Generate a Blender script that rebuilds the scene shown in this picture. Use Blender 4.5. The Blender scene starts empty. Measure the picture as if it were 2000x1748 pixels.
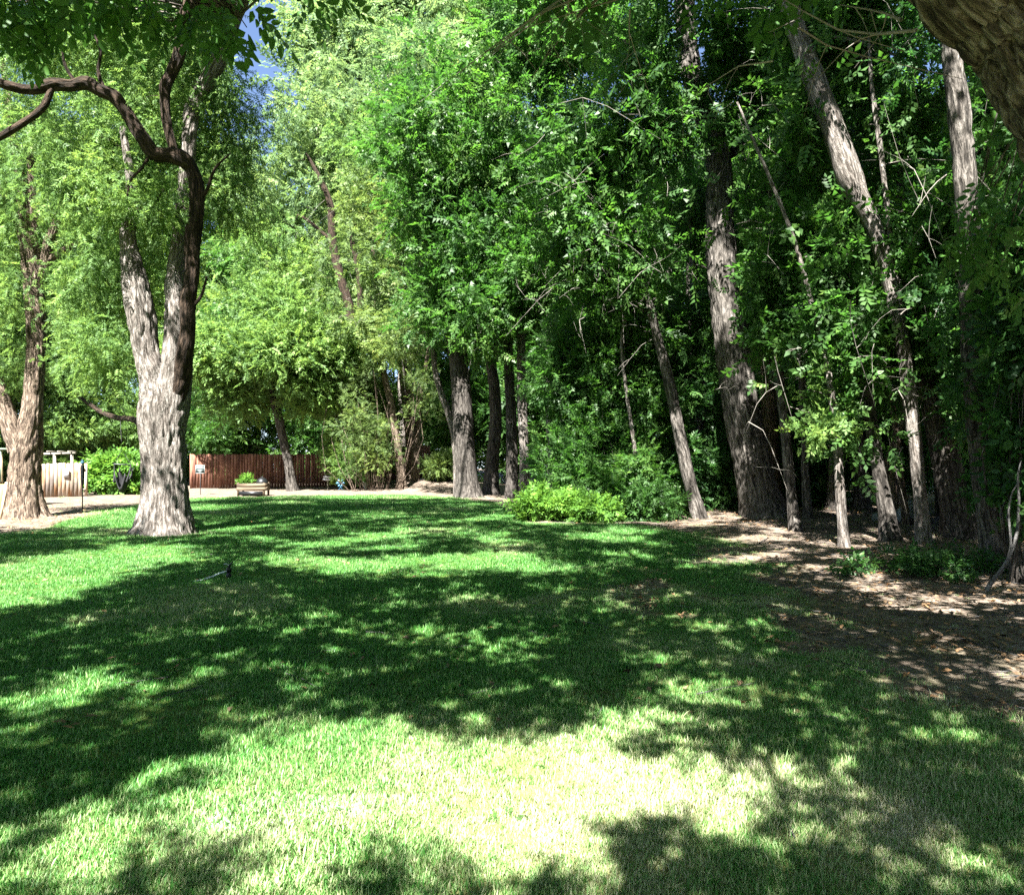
import bpy, math, random
import numpy as np
from mathutils import Vector

random.seed(7)
rng = np.random.default_rng(11)
R = math.radians
S = bpy.context.scene

# ------------------------------------------------------------------ camera, light, exposure
EYE, FPX, HOR = 1.6, 1500.0, 893.0          # eye height, focal length in photo pixels, horizon row
cd = bpy.data.cameras.new('camera'); cam = bpy.data.objects.new('camera', cd); S.collection.objects.link(cam)
cam.location = (0, 0, EYE); cam.rotation_euler = (R(90), 0, 0)
cd.sensor_fit = 'HORIZONTAL'; cd.sensor_width = 36; cd.lens = 36 * FPX / 2000
cd.shift_y = (HOR - 874) / 2000; cd.clip_start = .05; cd.clip_end = 1500
S.camera = cam

SUN_EL, SUN_AZ = 52.0, 18.0                   # sun behind the viewer, a little to the left
to_sun = Vector((-math.sin(R(SUN_AZ)) * math.cos(R(SUN_EL)), -math.cos(R(SUN_AZ)) * math.cos(R(SUN_EL)), math.sin(R(SUN_EL))))
W = bpy.data.worlds.new('World'); S.world = W; W.use_nodes = True
nt = W.node_tree; bg = nt.nodes['Background']; sk = nt.nodes.new('ShaderNodeTexSky')
sk.sky_type = 'NISHITA'; sk.sun_disc = False; sk.sun_elevation = R(SUN_EL); sk.sun_rotation = R(180 + SUN_AZ)
sk.altitude = 300; sk.air_density = .5; sk.dust_density = .8; sk.ozone_density = .3
nt.links.new(sk.outputs[0], bg.inputs[0]); bg.inputs[1].default_value = .05
ld = bpy.data.lights.new('sun', 'SUN'); ld.energy = 5.0; ld.angle = R(.53); ld.color = (1, .97, .91)
sun = bpy.data.objects.new('sun', ld); S.collection.objects.link(sun)
sun.rotation_euler = (-to_sun).to_track_quat('-Z', 'Y').to_euler(); sun.location = (-10, -30, 40)
vs = S.view_settings; vs.view_transform = 'Standard'; vs.look = 'None'; vs.gamma = 1; vs.use_curve_mapping = False
vs.exposure = 3.15
cy = S.cycles; cy.use_denoising = False
cy.max_bounces = 4; cy.diffuse_bounces = 2; cy.glossy_bounces = 1; cy.transmission_bounces = 2; cy.transparent_max_bounces = 4

# ------------------------------------------------------------------ helpers
def hsh(ix, iy, iz, s):
    n = (ix.astype(np.int64) * 374761393 + iy.astype(np.int64) * 668265263 + iz.astype(np.int64) * 2147483647 + s * 974711) & 0x7fffffff
    n = ((n ^ (n >> 13)) * 1274126177) & 0x7fffffff
    return ((n ^ (n >> 16)) & 0xffff) / 65535.0
def noise(x, y, z=0., s=0):
    x = np.asarray(x, float); y = np.asarray(y, float) + 0 * x; z = np.asarray(z, float) + 0 * x
    a, b, c = np.floor(x), np.floor(y), np.floor(z)
    u, v, w = x - a, y - b, z - c
    u, v, w = u*u*(3-2*u), v*v*(3-2*v), w*w*(3-2*w)
    r = 0
    for i in (0, 1):
        for j in (0, 1):
            for k in (0, 1):
                r = r + hsh(a+i, b+j, c+k, s) * (u if i else 1-u) * (v if j else 1-v) * (w if k else 1-w)
    return r
def fbm(x, y, z=0., s=0, o=3):
    r, a, t = 0, 1., 0
    for i in range(o):
        r = r + a * noise(np.asarray(x) * 2**i, np.asarray(y) * 2**i, np.asarray(z) * 2**i, s + i); t += a; a *= .5
    return r / t
def sm(a, b, x):
    t = np.clip((x - a) / (b - a), 0, 1); return t * t * (3 - 2 * t)

def gz(x, y):                                  # the ground's height
    x = np.asarray(x, float); y = np.asarray(y, float)
    z = .55 * np.exp(-(((x + 4.2) / 3.4)**2 + ((y - 39.5) / 3.0)**2))
    z = z + .25 * sm(3, 9, x) * sm(13, 22, y)
    z = z + .10 * (fbm(x * .35, y * .35, s=3) - .5)
    return z
def P(px, py, d):                              # the point seen at photo pixel (px, py), d metres ahead
    return np.array([(px - 1000) / FPX * d, d, EYE - (py - HOR) / FPX * d])
def dep(py): return EYE * FPX / (py - HOR)     # distance of flat ground seen at row py
def ground_at(px, py):
    d = dep(py); x = (px - 1000) / FPX * d
    return np.array([x, d, float(gz(x, d))])

def mesh(name, V, F, mat, attrs=None, smooth=False):
    """F: an (n,3) or (n,4) array, or a list of such arrays"""
    me = bpy.data.meshes.new(name)
    Fs = F if isinstance(F, list) else [F]
    Fs = [np.asarray(f, np.int32) for f in Fs if len(f)]
    V = np.asarray(V, np.float32)
    me.vertices.add(len(V)); me.vertices.foreach_set('co', V.ravel())
    nl = sum(f.size for f in Fs); nf = sum(len(f) for f in Fs)
    me.loops.add(nl); me.loops.foreach_set('vertex_index', np.concatenate([f.ravel() for f in Fs]))
    tot = np.concatenate([np.full(len(f), f.shape[1], np.int32) for f in Fs])
    st = np.concatenate([[0], np.cumsum(tot)[:-1]]).astype(np.int32)
    me.polygons.add(nf); me.polygons.foreach_set('loop_start', st); me.polygons.foreach_set('loop_total', tot)
    if smooth: me.polygons.foreach_set('use_smooth', np.ones(nf, bool))
    for k, a in (attrs or {}).items():
        a = np.asarray(a, np.float32)
        if a.ndim == 1: at = me.attributes.new(k, 'FLOAT', 'POINT'); at.data.foreach_set('value', a)
        else: at = me.attributes.new(k, 'FLOAT_VECTOR', 'POINT'); at.data.foreach_set('vector', a.ravel())
    me.update(calc_edges=True)
    if mat: me.materials.append(mat)
    return me
def link(name, me, parent=None, loc=None):
    o = bpy.data.objects.new(name, me); S.collection.objects.link(o)
    if parent is not None: o.parent = parent
    if loc is not None: o.location = loc
    return o
def tag(o, label=None, cat=None, group=None, kind=None):
    if label: o['label'] = label
    if cat: o['category'] = cat
    if group: o['group'] = group
    if kind: o['kind'] = kind
    return o
def thing(name, label, cat, loc, rz=0, group=None):
    o = bpy.data.objects.new(name, None); S.collection.objects.link(o); o.empty_display_size = .2
    o.location = loc; o.rotation_euler = (0, 0, rz)
    return tag(o, label, cat, group)

class MB:                                      # collects simple shapes for one mesh
    def __init__(s): s.V, s.F4, s.F3, s.n = [], [], [], 0
    def add(s, V, F4=(), F3=()):
        V = np.asarray(V, float)
        for f in F4: s.F4.append([i + s.n for i in f])
        for f in F3: s.F3.append([i + s.n for i in f])
        s.V.append(V); s.n += len(V); return s
    def box(s, c, d, rz=0, rx=0, ry=0, jit=0):
        c = np.array(c, float); d = np.array(d, float) / 2
        v = np.array([[x, y, z] for x in (-1, 1) for y in (-1, 1) for z in (-1, 1)]) * d
        if jit: v = v + rng.uniform(-jit, jit, v.shape)
        for a, (i, j) in ((rx, (1, 2)), (ry, (2, 0)), (rz, (0, 1))):
            if a:
                ca, sa = math.cos(a), math.sin(a); w = v.copy()
                w[:, i] = v[:, i] * ca - v[:, j] * sa; w[:, j] = v[:, i] * sa + v[:, j] * ca; v = w
        return s.add(v + c, [(0,1,3,2), (4,6,7,5), (0,4,5,1), (2,3,7,6), (0,2,6,4), (1,5,7,3)])
    def tube(s, pts, rad, n=8):
        V, F, _ = tube(pts, rad, n, resample=False); return s.add(V, F.tolist())
    def lathe(s, prof, n=16, c=(0, 0, 0)):
        a = np.linspace(0, 2 * math.pi, n, endpoint=False); V = []
        for r, z in prof: V += [[c[0] + r * math.cos(t), c[1] + r * math.sin(t), c[2] + z] for t in a]
        F = [(i*n+j, i*n+(j+1) % n, (i+1)*n+(j+1) % n, (i+1)*n+j) for i in range(len(prof)-1) for j in range(n)]
        return s.add(V, F)
    def build(s, name, mat, parent=None, smooth=False, loc=None):
        F = []
        if s.F4: F.append(np.array(s.F4))
        if s.F3: F.append(np.array(s.F3))
        return link(name, mesh(name, np.concatenate(s.V), F, mat, smooth=smooth), parent, loc)

def catmull(P_, n):
    P_ = np.asarray(P_, float)
    Q = np.vstack([2 * P_[0] - P_[1], P_, 2 * P_[-1] - P_[-2]])
    seg = np.linalg.norm(np.diff(P_[:, :3], axis=0), axis=1); cs = np.concatenate([[0], np.cumsum(seg)])
    t = np.linspace(0, cs[-1], n); i = np.clip(np.searchsorted(cs, t, 'right') - 1, 0, len(P_) - 2)
    u = ((t - cs[i]) / np.maximum(seg[i], 1e-9))[:, None]
    a, b, c, d = Q[i], Q[i+1], Q[i+2], Q[i+3]
    return .5 * (2*b + (c-a)*u + (2*a-5*b+4*c-d)*u**2 + (3*b-a-3*c+d)*u**3)

def tube(pts, rad, nseg=12, step=.25, resample=True, rough=0., lobes=0., flare=0., seed=0, bark=9., along=2.2):
    """a tapering, optionally barky tube; returns verts, quads and the bark coordinates"""
    A = np.column_stack([np.asarray(pts, float), np.asarray(rad, float) * np.ones(len(pts))])
    if resample:
        L = np.linalg.norm(np.diff(A[:, :3], axis=0), axis=1).sum()
        A = catmull(A, max(len(A), int(L / step) + 2))
    C, r = A[:, :3], np.maximum(A[:, 3], 1e-4)
    T = np.gradient(C, axis=0); T /= np.linalg.norm(T, axis=1)[:, None] + 1e-12
    u = np.cross(T[0], [0.3, 1, .1]); u /= np.linalg.norm(u)
    U = []
    for t in T:
        u = u - t * np.dot(u, t); u /= np.linalg.norm(u); U.append(u)
    U = np.array(U); Wv = np.cross(T, U)
    th = np.linspace(0, 2 * math.pi, nseg, endpoint=False)
    s = np.concatenate([[0], np.cumsum(np.linalg.norm(np.diff(C, axis=0), axis=1))])
    TH, SS = np.meshgrid(th, s); RR = np.repeat(r[:, None], nseg, 1)
    cx, cyy = np.cos(TH), np.sin(TH)
    m = np.ones_like(RR)
    if lobes: m += lobes * (fbm(cx * 1.3 + 7, cyy * 1.3, SS * .5, seed, 2) - .5) * 2
    if flare:
        fl = np.exp(-SS / (flare * .34 + .03)); m += fl * (.10 + .62 * np.maximum(0, noise(cx * 2.2 + 5, cyy * 2.2, 0, seed + 5) - .35) * 2)
    RR = RR * m
    if rough:
        rough = np.minimum(rough, .17 * r)[:, None]
        wx = .5 * (noise(cx * RR * bark * .5, cyy * RR * bark * .5, SS * along * 1.3, seed + 2) - .5)
        q = noise(cx * RR * bark + 31 + wx, cyy * RR * bark + wx, SS * along, seed + 9); q2 = noise(cx * RR * bark * 2.3, cyy * RR * bark * 2.3 + 11, SS * along * 2.4, seed + 4)
        RR = RR + rough * (.45 - 1.1 * np.exp(-np.abs(2 * q - 1) / .22) - .5 * np.exp(-np.abs(2 * q2 - 1) / .2) + .3 * q2)
    V = C[:, None, :] + RR[..., None] * (cx[..., None] * U[:, None, :] + cyy[..., None] * Wv[:, None, :])
    buv = np.stack([cx * r[:, None], cyy * r[:, None], SS], -1)
    n = len(C); i = np.arange(n - 1)[:, None] * nseg; j = np.arange(nseg)[None]; k = (j + 1) % nseg
    F = np.stack([i + j, i + k, i + nseg + k, i + nseg + j], -1).reshape(-1, 4)
    V = V.reshape(-1, 3); buv = buv.reshape(-1, 3)
    tip = C[-1] + T[-1] * r[-1] * .6
    V = np.vstack([V, tip]); buv = np.vstack([buv, [0, 0, s[-1]]])
    e = (n - 1) * nseg; jj = np.arange(nseg)
    F = np.vstack([F, np.stack([e + jj, e + (jj + 1) % nseg, np.full(nseg, len(V) - 1), np.full(nseg, len(V) - 1)], -1)])
    return V, F, buv
def fixq(F):                                    # tip quads with a doubled corner become triangles
    d = F[:, 2] == F[:, 3]
    return [F[~d], F[d][:, :3]]
def tube_obj(name, pts, rad, mat, parent, base, **k):
    V, F, b = tube(pts, rad, **k)
    return link(name, mesh(name, V - base, fixq(F), mat, {'buv': b}, True), parent)

# ------------------------------------------------------------------ materials
def newmat(name):
    m = bpy.data.materials.new(name); m.use_nodes = True; t = m.node_tree
    return m, t, t.nodes['Principled BSDF'], t.nodes.new, t.links.new
def ramp(N, stops):
    r = N('ShaderNodeValToRGB'); e = r.color_ramp.elements
    while len(e) < len(stops): e.new(.5)
    for i, (p, c) in enumerate(stops): e[i].position = p; e[i].color = (*c, 1)
    return r
def leaf_mat(name, base, trans, hue=.03, var=.45, gloss=.55, mix=.42):
    m, t, b, N, L = newmat(name)
    g = N('ShaderNodeNewGeometry'); a = N('ShaderNodeAttribute'); a.attribute_name = 'tint'
    ad = N('ShaderNodeMath'); ad.operation = 'MULTIPLY_ADD'; L(g.outputs['Random Per Island'], ad.inputs[0]); ad.inputs[1].default_value = .45
    ml = N('ShaderNodeMath'); ml.operation = 'MULTIPLY'; L(a.outputs['Fac'], ml.inputs[0]); ml.inputs[1].default_value = .55
    L(ml.outputs[0], ad.inputs[2])
    b0 = np.array(base); t0 = np.array(trans); yel = np.array([1.22, 1.05, .85])
    r1 = ramp(N, [(0, b0 * (1 - var) * np.array([.85, .95, 1.25])), (.5, b0), (.9, b0 * yel * (1 + var * .5)), (1, b0 * np.array([1.8, 1.3, 1.0]))]); L(ad.outputs[0], r1.inputs[0])
    r2 = ramp(N, [(0, t0 * (1 - var) * np.array([.85, .95, 1.2])), (.5, t0), (.9, t0 * yel * (1 + var * .4)), (1, t0 * np.array([1.6, 1.2, 1.0]))]); L(ad.outputs[0], r2.inputs[0])
    L(r1.outputs[0], b.inputs['Base Color']); b.inputs['Roughness'].default_value = gloss
    b.inputs['Specular IOR Level'].default_value = .22
    tr = N('ShaderNodeBsdfTranslucent'); L(r2.outputs[0], tr.inputs[0])
    mx = N('ShaderNodeMixShader'); mx.inputs[0].default_value = mix
    L(b.outputs[0], mx.inputs[1]); L(tr.outputs[0], mx.inputs[2]); L(mx.outputs[0], t.nodes['Material Output'].inputs[0])
    return m
def bark_mat(name, dark, mid, light, sc=(18, 18, 2.8), bump=1., moss=None):
    m, t, b, N, L = newmat(name)
    a = N('ShaderNodeAttribute'); a.attribute_name = 'buv'
    mp = N('ShaderNodeMapping'); mp.inputs['Scale'].default_value = sc; L(a.outputs['Vector'], mp.inputs[0])
    n1 = N('ShaderNodeTexNoise'); n1.inputs['Scale'].default_value = 1.6; n1.inputs['Detail'].default_value = 6; n1.inputs['Distortion'].default_value = .6; L(mp.outputs[0], n1.inputs[0])
    n2 = N('ShaderNodeTexNoise'); n2.inputs['Scale'].default_value = 6; n2.inputs['Detail'].default_value = 4; L(mp.outputs[0], n2.inputs[0])
    n3 = N('ShaderNodeTexNoise'); n3.inputs['Scale'].default_value = 1.1; n3.inputs['Detail'].default_value = 2; L(a.outputs['Vector'], n3.inputs[0])
    r = ramp(N, [(.37, dark), (.5, mid), (.65, light)]); L(n1.outputs[0], r.inputs[0])
    r2 = ramp(N, [(.3, (.55, .55, .55)), (.7, (1.15, 1.12, 1.08))]); L(n2.outputs[0], r2.inputs[0])
    r3 = ramp(N, [(.3, (.72, .7, .68)), (.7, (1.12, 1.12, 1.12))]); L(n3.outputs[0], r3.inputs[0])
    m1 = N('ShaderNodeMix'); m1.data_type = 'RGBA'; m1.blend_type = 'MULTIPLY'; m1.inputs[0].default_value = .7
    L(r.outputs[0], m1.inputs[6]); L(r2.outputs[0], m1.inputs[7])
    m2 = N('ShaderNodeMix'); m2.data_type = 'RGBA'; m2.blend_type = 'MULTIPLY'; m2.inputs[0].default_value = .8
    L(m1.outputs[2], m2.inputs[6]); L(r3.outputs[0], m2.inputs[7])
    L(m2.outputs[2], b.inputs['Base Color'])
    b.inputs['Roughness'].default_value = .9; b.inputs['Specular IOR Level'].default_value = .2
    ad = N('ShaderNodeMath'); ad.operation = 'MULTIPLY_ADD'; L(n2.outputs[0], ad.inputs[0]); ad.inputs[1].default_value = .35; L(n1.outputs[0], ad.inputs[2])
    bp = N('ShaderNodeBump'); bp.inputs['Strength'].default_value = bump; bp.inputs['Distance'].default_value = .08
    L(ad.outputs[0], bp.inputs['Height']); L(bp.outputs[0], b.inputs['Normal'])
    return m
def plain(name, col, rough=.6, metal=0., nscale=0, var=.25, bump=0., stretch=None):
    m, t, b, N, L = newmat(name)
    b.inputs['Roughness'].default_value = rough; b.inputs['Metallic'].default_value = metal
    b.inputs['Base Color'].default_value = (*col, 1)
    if nscale:
        tc = N('ShaderNodeTexCoord'); mp = N('ShaderNodeMapping'); L(tc.outputs['Object'], mp.inputs[0])
        if stretch: mp.inputs['Scale'].default_value = stretch
        n = N('ShaderNodeTexNoise'); n.inputs['Scale'].default_value = nscale; n.inputs['Detail'].default_value = 6; L(mp.outputs[0], n.inputs[0])
        c = np.array(col); r = ramp(N, [(.3, c * (1 - var)), (.7, np.minimum(1, c * (1 + var)))]); L(n.outputs[0], r.inputs[0]); L(r.outputs[0], b.inputs['Base Color'])
        if bump:
            bp = N('ShaderNodeBump'); bp.inputs['Strength'].default_value = bump; bp.inputs['Distance'].default_value = .02
            L(n.outputs[0], bp.inputs['Height']); L(bp.outputs[0], b.inputs['Normal'])
    return m
def wood_mat(name, cols, grain=(14, 14, 1.2)):
    m, t, b, N, L = newmat(name)
    tc = N('ShaderNodeTexCoord'); oi = N('ShaderNodeObjectInfo')
    ad = N('ShaderNodeVectorMath'); ad.operation = 'ADD'; L(tc.outputs['Object'], ad.inputs[0])
    sc = N('ShaderNodeVectorMath'); sc.operation = 'SCALE'; sc.inputs['Scale'].default_value = 40
    cb = N('ShaderNodeCombineXYZ'); L(oi.outputs['Random'], cb.inputs[0]); L(oi.outputs['Random'], cb.inputs[2]); L(cb.outputs[0], sc.inputs[0]); L(sc.outputs[0], ad.inputs[1])
    mp = N('ShaderNodeMapping'); mp.inputs['Scale'].default_value = grain; L(ad.outputs[0], mp.inputs[0])
    n = N('ShaderNodeTexNoise'); n.inputs['Scale'].default_value = 1; n.inputs['Detail'].default_value = 6; L(mp.outputs[0], n.inputs[0])
    n2 = N('ShaderNodeTexNoise'); n2.inputs['Scale'].default_value = 1.4; n2.inputs['Detail'].default_value = 3; L(ad.outputs[0], n2.inputs[0])
    mm = N('ShaderNodeMath'); mm.operation = 'MULTIPLY_ADD'; L(n2.outputs[0], mm.inputs[0]); mm.inputs[1].default_value = .7
    m3 = N('ShaderNodeMath'); m3.operation = 'MULTIPLY'; L(n.outputs[0], m3.inputs[0]); m3.inputs[1].default_value = .5; L(m3.outputs[0], mm.inputs[2])
    r = ramp(N, [(.35 + .3 * i / max(1, len(cols) - 1) + .05, c) for i, c in enumerate(cols)]); L(mm.outputs[0], r.inputs[0])
    hv = N('ShaderNodeHueSaturation'); L(r.outputs[0], hv.inputs['Color'])
    mr = N('ShaderNodeMapRange'); mr.inputs[3].default_value = .7; mr.inputs[4].default_value = 1.25; L(oi.outputs['Random'], mr.inputs[0]); L(mr.outputs[0], hv.inputs['Value'])
    L(hv.outputs[0], b.inputs['Base Color']); b.inputs['Roughness'].default_value = .85; b.inputs['Specular IOR Level'].default_value = .2
    bp = N('ShaderNodeBump'); bp.inputs['Strength'].default_value = .3; bp.inputs['Distance'].default_value = .01; L(n.outputs[0], bp.inputs['Height']); L(bp.outputs[0], b.inputs['Normal'])
    return m

M = {}
M['bark_pale'] = bark_mat('bark_pale', (.07, .06, .052), (.17, .152, .138), (.30, .28, .26))
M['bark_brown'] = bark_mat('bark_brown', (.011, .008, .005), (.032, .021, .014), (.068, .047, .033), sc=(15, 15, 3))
M['bark_tan'] = bark_mat('bark_tan', (.035, .026, .02), (.14, .105, .08), (.29, .235, .185))
M['bark_grey'] = bark_mat('bark_grey', (.026, .023, .020), (.095, .086, .077), (.20, .185, .17), sc=(14, 14, 2.4))
M['bark_dark'] = bark_mat('bark_dark', (.018, .016, .014), (.065, .058, .052), (.14, .13, .118), sc=(14, 14, 2.4))
M['bark_near'] = bark_mat('bark_near', (.035, .028, .021), (.13, .108, .082), (.28, .255, .215), sc=(20, 20, 5), bump=1.)
M['twig'] = plain('dead_twig', (.16, .145, .125), .9, nscale=6)
M['leaf_locust'] = leaf_mat('leaf_locust', (.092, .172, .045), (.20, .35, .075))
M['leaf_bright'] = leaf_mat('leaf_bright', (.118, .19, .07), (.22, .35, .11))
M['leaf_ash'] = leaf_mat('leaf_ash', (.048, .108, .028), (.085, .24, .03), gloss=.45)
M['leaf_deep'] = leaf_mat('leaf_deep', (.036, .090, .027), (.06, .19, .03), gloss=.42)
M['leaf_olive'] = leaf_mat('leaf_olive', (.088, .14, .042), (.17, .27, .06))
M['leaf_vine'] = leaf_mat('leaf_vine', (.085, .195, .032), (.16, .34, .045), gloss=.5)
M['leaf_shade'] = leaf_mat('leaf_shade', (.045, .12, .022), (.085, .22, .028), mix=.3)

# ------------------------------------------------------------------ leaves
def spray(kind):
    """one leafy shoot along +X with its leaves, each a folded diamond: verts (n*4,3)"""
    L = []; tri = kind in ('ash', 'fine')
    def leaf(p, d, l, w, fold=.25):
        d = np.array(d, float); d /= np.linalg.norm(d); s = np.cross([0, 0, 1], d); s /= np.linalg.norm(s); n = np.cross(d, s)
        p = np.array(p, float)
        if tri: L.extend([p + d*l*.12 + s*w*.52 + n*w*fold*.5, p + d*l*.22 - s*w*.52 - n*w*fold*.5, p + d*l])
        else: L.extend([p, p + d*l*.45 + s*w/2 - n*w*fold, p + d*l, p + d*l*.45 - s*w/2 - n*w*fold])
    if kind in ('ash', 'compound'):
        for i in range(4):
            x = .12 + .22 * i; z = -.10 * x * x
            for s in (-1, 1): leaf((x, 0, z), (.55, s, -.12 + random.uniform(-.5, .4)), .40 + random.uniform(-.06, .06), .20, random.uniform(.05, .5))
        leaf((.92, 0, -.09), (1, random.uniform(-.2, .2), -.2), .44, .22)
    elif kind == 'fine':
        for i in range(6):
            x = .06 + .16 * i; z = -.22 * x * x
            for s in (-1, 1): leaf((x, 0, z), (.75, s * .8, -.25 + random.uniform(-.55, .5)), .33 + random.uniform(-.05, .05), .115, random.uniform(-.2, .6))
    elif kind == 'broad':
        for i in range(3):
            x = .1 + .3 * i
            for s in (-1, 1): leaf((x, 0, 0), (.5, s, -.3 + random.uniform(-.3, .3)), .5 + random.uniform(-.08, .08), .30)
        leaf((.9, 0, 0), (1, 0, -.3), .5, .32)
    elif kind == 'oval':
        H = []
        for i in range(7):
            x = .08 + .29 * (i // 2); sg = (-1, 1)[i % 2]; d = np.array((.6, sg, -.3 + random.uniform(-.3, .3)) if i < 6 else (1, 0, -.3)); d /= np.linalg.norm(d)
            s = np.cross([0, 0, 1], d); s /= np.linalg.norm(s); n = np.cross(d, s); p = np.array([x, 0, 0]) + d * .05; l = .5 + random.uniform(-.1, .08); w = l * .56
            L.extend([p, p + d*l*.28 + s*w*.46 - n*w*.16, p + d*l*.66 + s*w*.36 - n*w*.2, p + d*l - n*w*.12, p + d*l*.66 - s*w*.36 - n*w*.2, p + d*l*.28 - s*w*.46 - n*w*.16])
            k = len(L) - 6; H += [[k, k+1, k+2, k+3], [k, k+3, k+4, k+5]]
        return np.array(L), np.array(H)
    return np.array(L), np.arange(len(L)).reshape(-1, 3 if tri else 4)
SPR = {k: [spray(k) for _ in range(4)] for k in ('ash', 'compound', 'fine', 'broad', 'oval')}

def sprays(C, out, size, kind, droop=.2, tilt=.55, sizevar=.3):
    """place shoots at points C pointing along 'out'; returns verts, quads"""
    n = len(C); Vs, Ts = [], []
    d = out + rng.normal(0, .45, (n, 3)); d[:, 2] -= droop; d /= np.linalg.norm(d, axis=1)[:, None] + 1e-9
    up = np.array([0, 0, 1.]) + rng.normal(0, tilt, (n, 3))
    s = np.cross(up, d); s /= np.linalg.norm(s, axis=1)[:, None] + 1e-9
    nn = np.cross(d, s); sc = size * np.clip(np.exp(rng.normal(0, sizevar, n)), .55, 1.45)
    which = rng.integers(0, 4, n)
    V = []; idx = []; Fs = []; off = 0
    for k in range(4):
        q = np.where(which == k)[0]
        if not len(q): continue
        b, bf = SPR[kind][k]
        v = (b[None, :, 0, None] * d[q][:, None] + b[None, :, 1, None] * s[q][:, None] + b[None, :, 2, None] * nn[q][:, None]) * sc[q][:, None, None] + C[q][:, None]
        V.append(v.reshape(-1, 3)); idx.append(np.repeat(q, b.shape[0]))
        Fs.append((bf[None] + (off + np.arange(len(q)) * len(b))[:, None, None]).reshape(-1, bf.shape[1])); off += len(q) * len(b)
    V = np.concatenate(V); F = np.concatenate(Fs)
    return V, F, np.concatenate(idx)

def clump_points(cc, rad, n, shape=(1, 1, .75)):
    """n points in each clump (centre cc[i], radius rad[i]) and their outward direction"""
    k = len(cc); d = rng.normal(0, 1, (k, n, 3)); d /= np.linalg.norm(d, axis=-1)[..., None]
    r = rng.uniform(0, 1, (k, n, 1)) ** .5
    pts = cc[:, None] + d * r * rad[:, None, None] * np.array(shape)
    return pts.reshape(-1, 3), d.reshape(-1, 3), np.repeat(np.arange(k), n)

# runs of trunk and limb that stand clear of leaves: (distance, half width, [(px, py), ...])
BARE = [(19.0, 40, [(1482, 960), (1448, 800), (1420, 600), (1408, 470)]), (19.0, 30, [(1405, 420), (1402, 310)]), (19., 26, [(1350, 150), (1338, 20)]),
        (14.0, 22, [(1803, 1060), (1792, 920), (1772, 740), (1748, 590)]), (14., 27, [(1748, 590), (1720, 490), (1680, 390)]), (14., 36, [(1668, 370), (1640, 290), (1588, 150), (1545, 30)]),
        (14.6, 36, [(1870, 1040), (1845, 880), (1815, 760)]), (11.2, 30, [(1893, 500), (1882, 310), (1870, 190)]), (11.2, 18, [(1893, 500), (1900, 680), (1918, 900), (1940, 1050)]), (16, 16, [(1552, 1030), (1526, 780), (1518, 690)]),
        (13.6, 14, [(1646, 1060), (1641, 960), (1634, 860)]), (14.3, 22, [(1736, 1050), (1710, 880), (1690, 750)]), (19, 18, [(1365, 1000), (1325, 840), (1298, 710), (1272, 610)]),
        (15.0, 30, [(322, 1040), (312, 790)]), (15.6, 26, [(302, 735), (277, 620), (262, 540)]), (15.6, 20, [(347, 720), (340, 540), (350, 460)]), (15.6, 16, [(262, 540), (252, 440)]), (14.8, 13, [(362, 690), (377, 500), (383, 410), (377, 345), (350, 308), (308, 305), (272, 262), (240, 212), (200, 178), (150, 165), (60, 172)]),
        (14.8, 20, [(322, 180), (345, 110), (370, 0)]), (20, 34, [(46, 1000), (58, 840), (70, 660), (62, 500)]), (20, 14, [(88, 510), (112, 430)]), (20, 10, [(100, 505), (142, 480)]), (20, 12, [(62, 440), (62, 300)]),
        (30, 28, [(912, 960), (905, 830), (898, 710)]), (32, 15, [(958, 950), (968, 830), (960, 710)]), (29.5, 13, [(1000, 960), (997, 760)]), (28.5, 12, [(1026, 950), (1020, 800)]), (31, 9, [(890, 880), (862, 770), (848, 700)]),
        (35.5, 12, [(786, 940), (764, 800)]), (38, 16, [(806, 930), (804, 830)]), (36, 13, [(571, 950), (530, 760)]), (42, 11, [(684, 610), (664, 540), (650, 470), (640, 380)]), (42, 9, [(704, 590), (690, 470)]), (17, 20, [(410, 150), (440, 90), (458, 40)]), (18, 9, [(1572, 980), (1568, 780), (1558, 600)]), (19.4, 6, [(1240, 880), (1214, 660), (1228, 580)]), (26.5, 9, [(1078, 950), (1072, 820)]), (18.5, 9, [(1838, 1000), (1818, 760)]), (16.8, 8, [(1772, 1000), (1742, 760)])]
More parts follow.
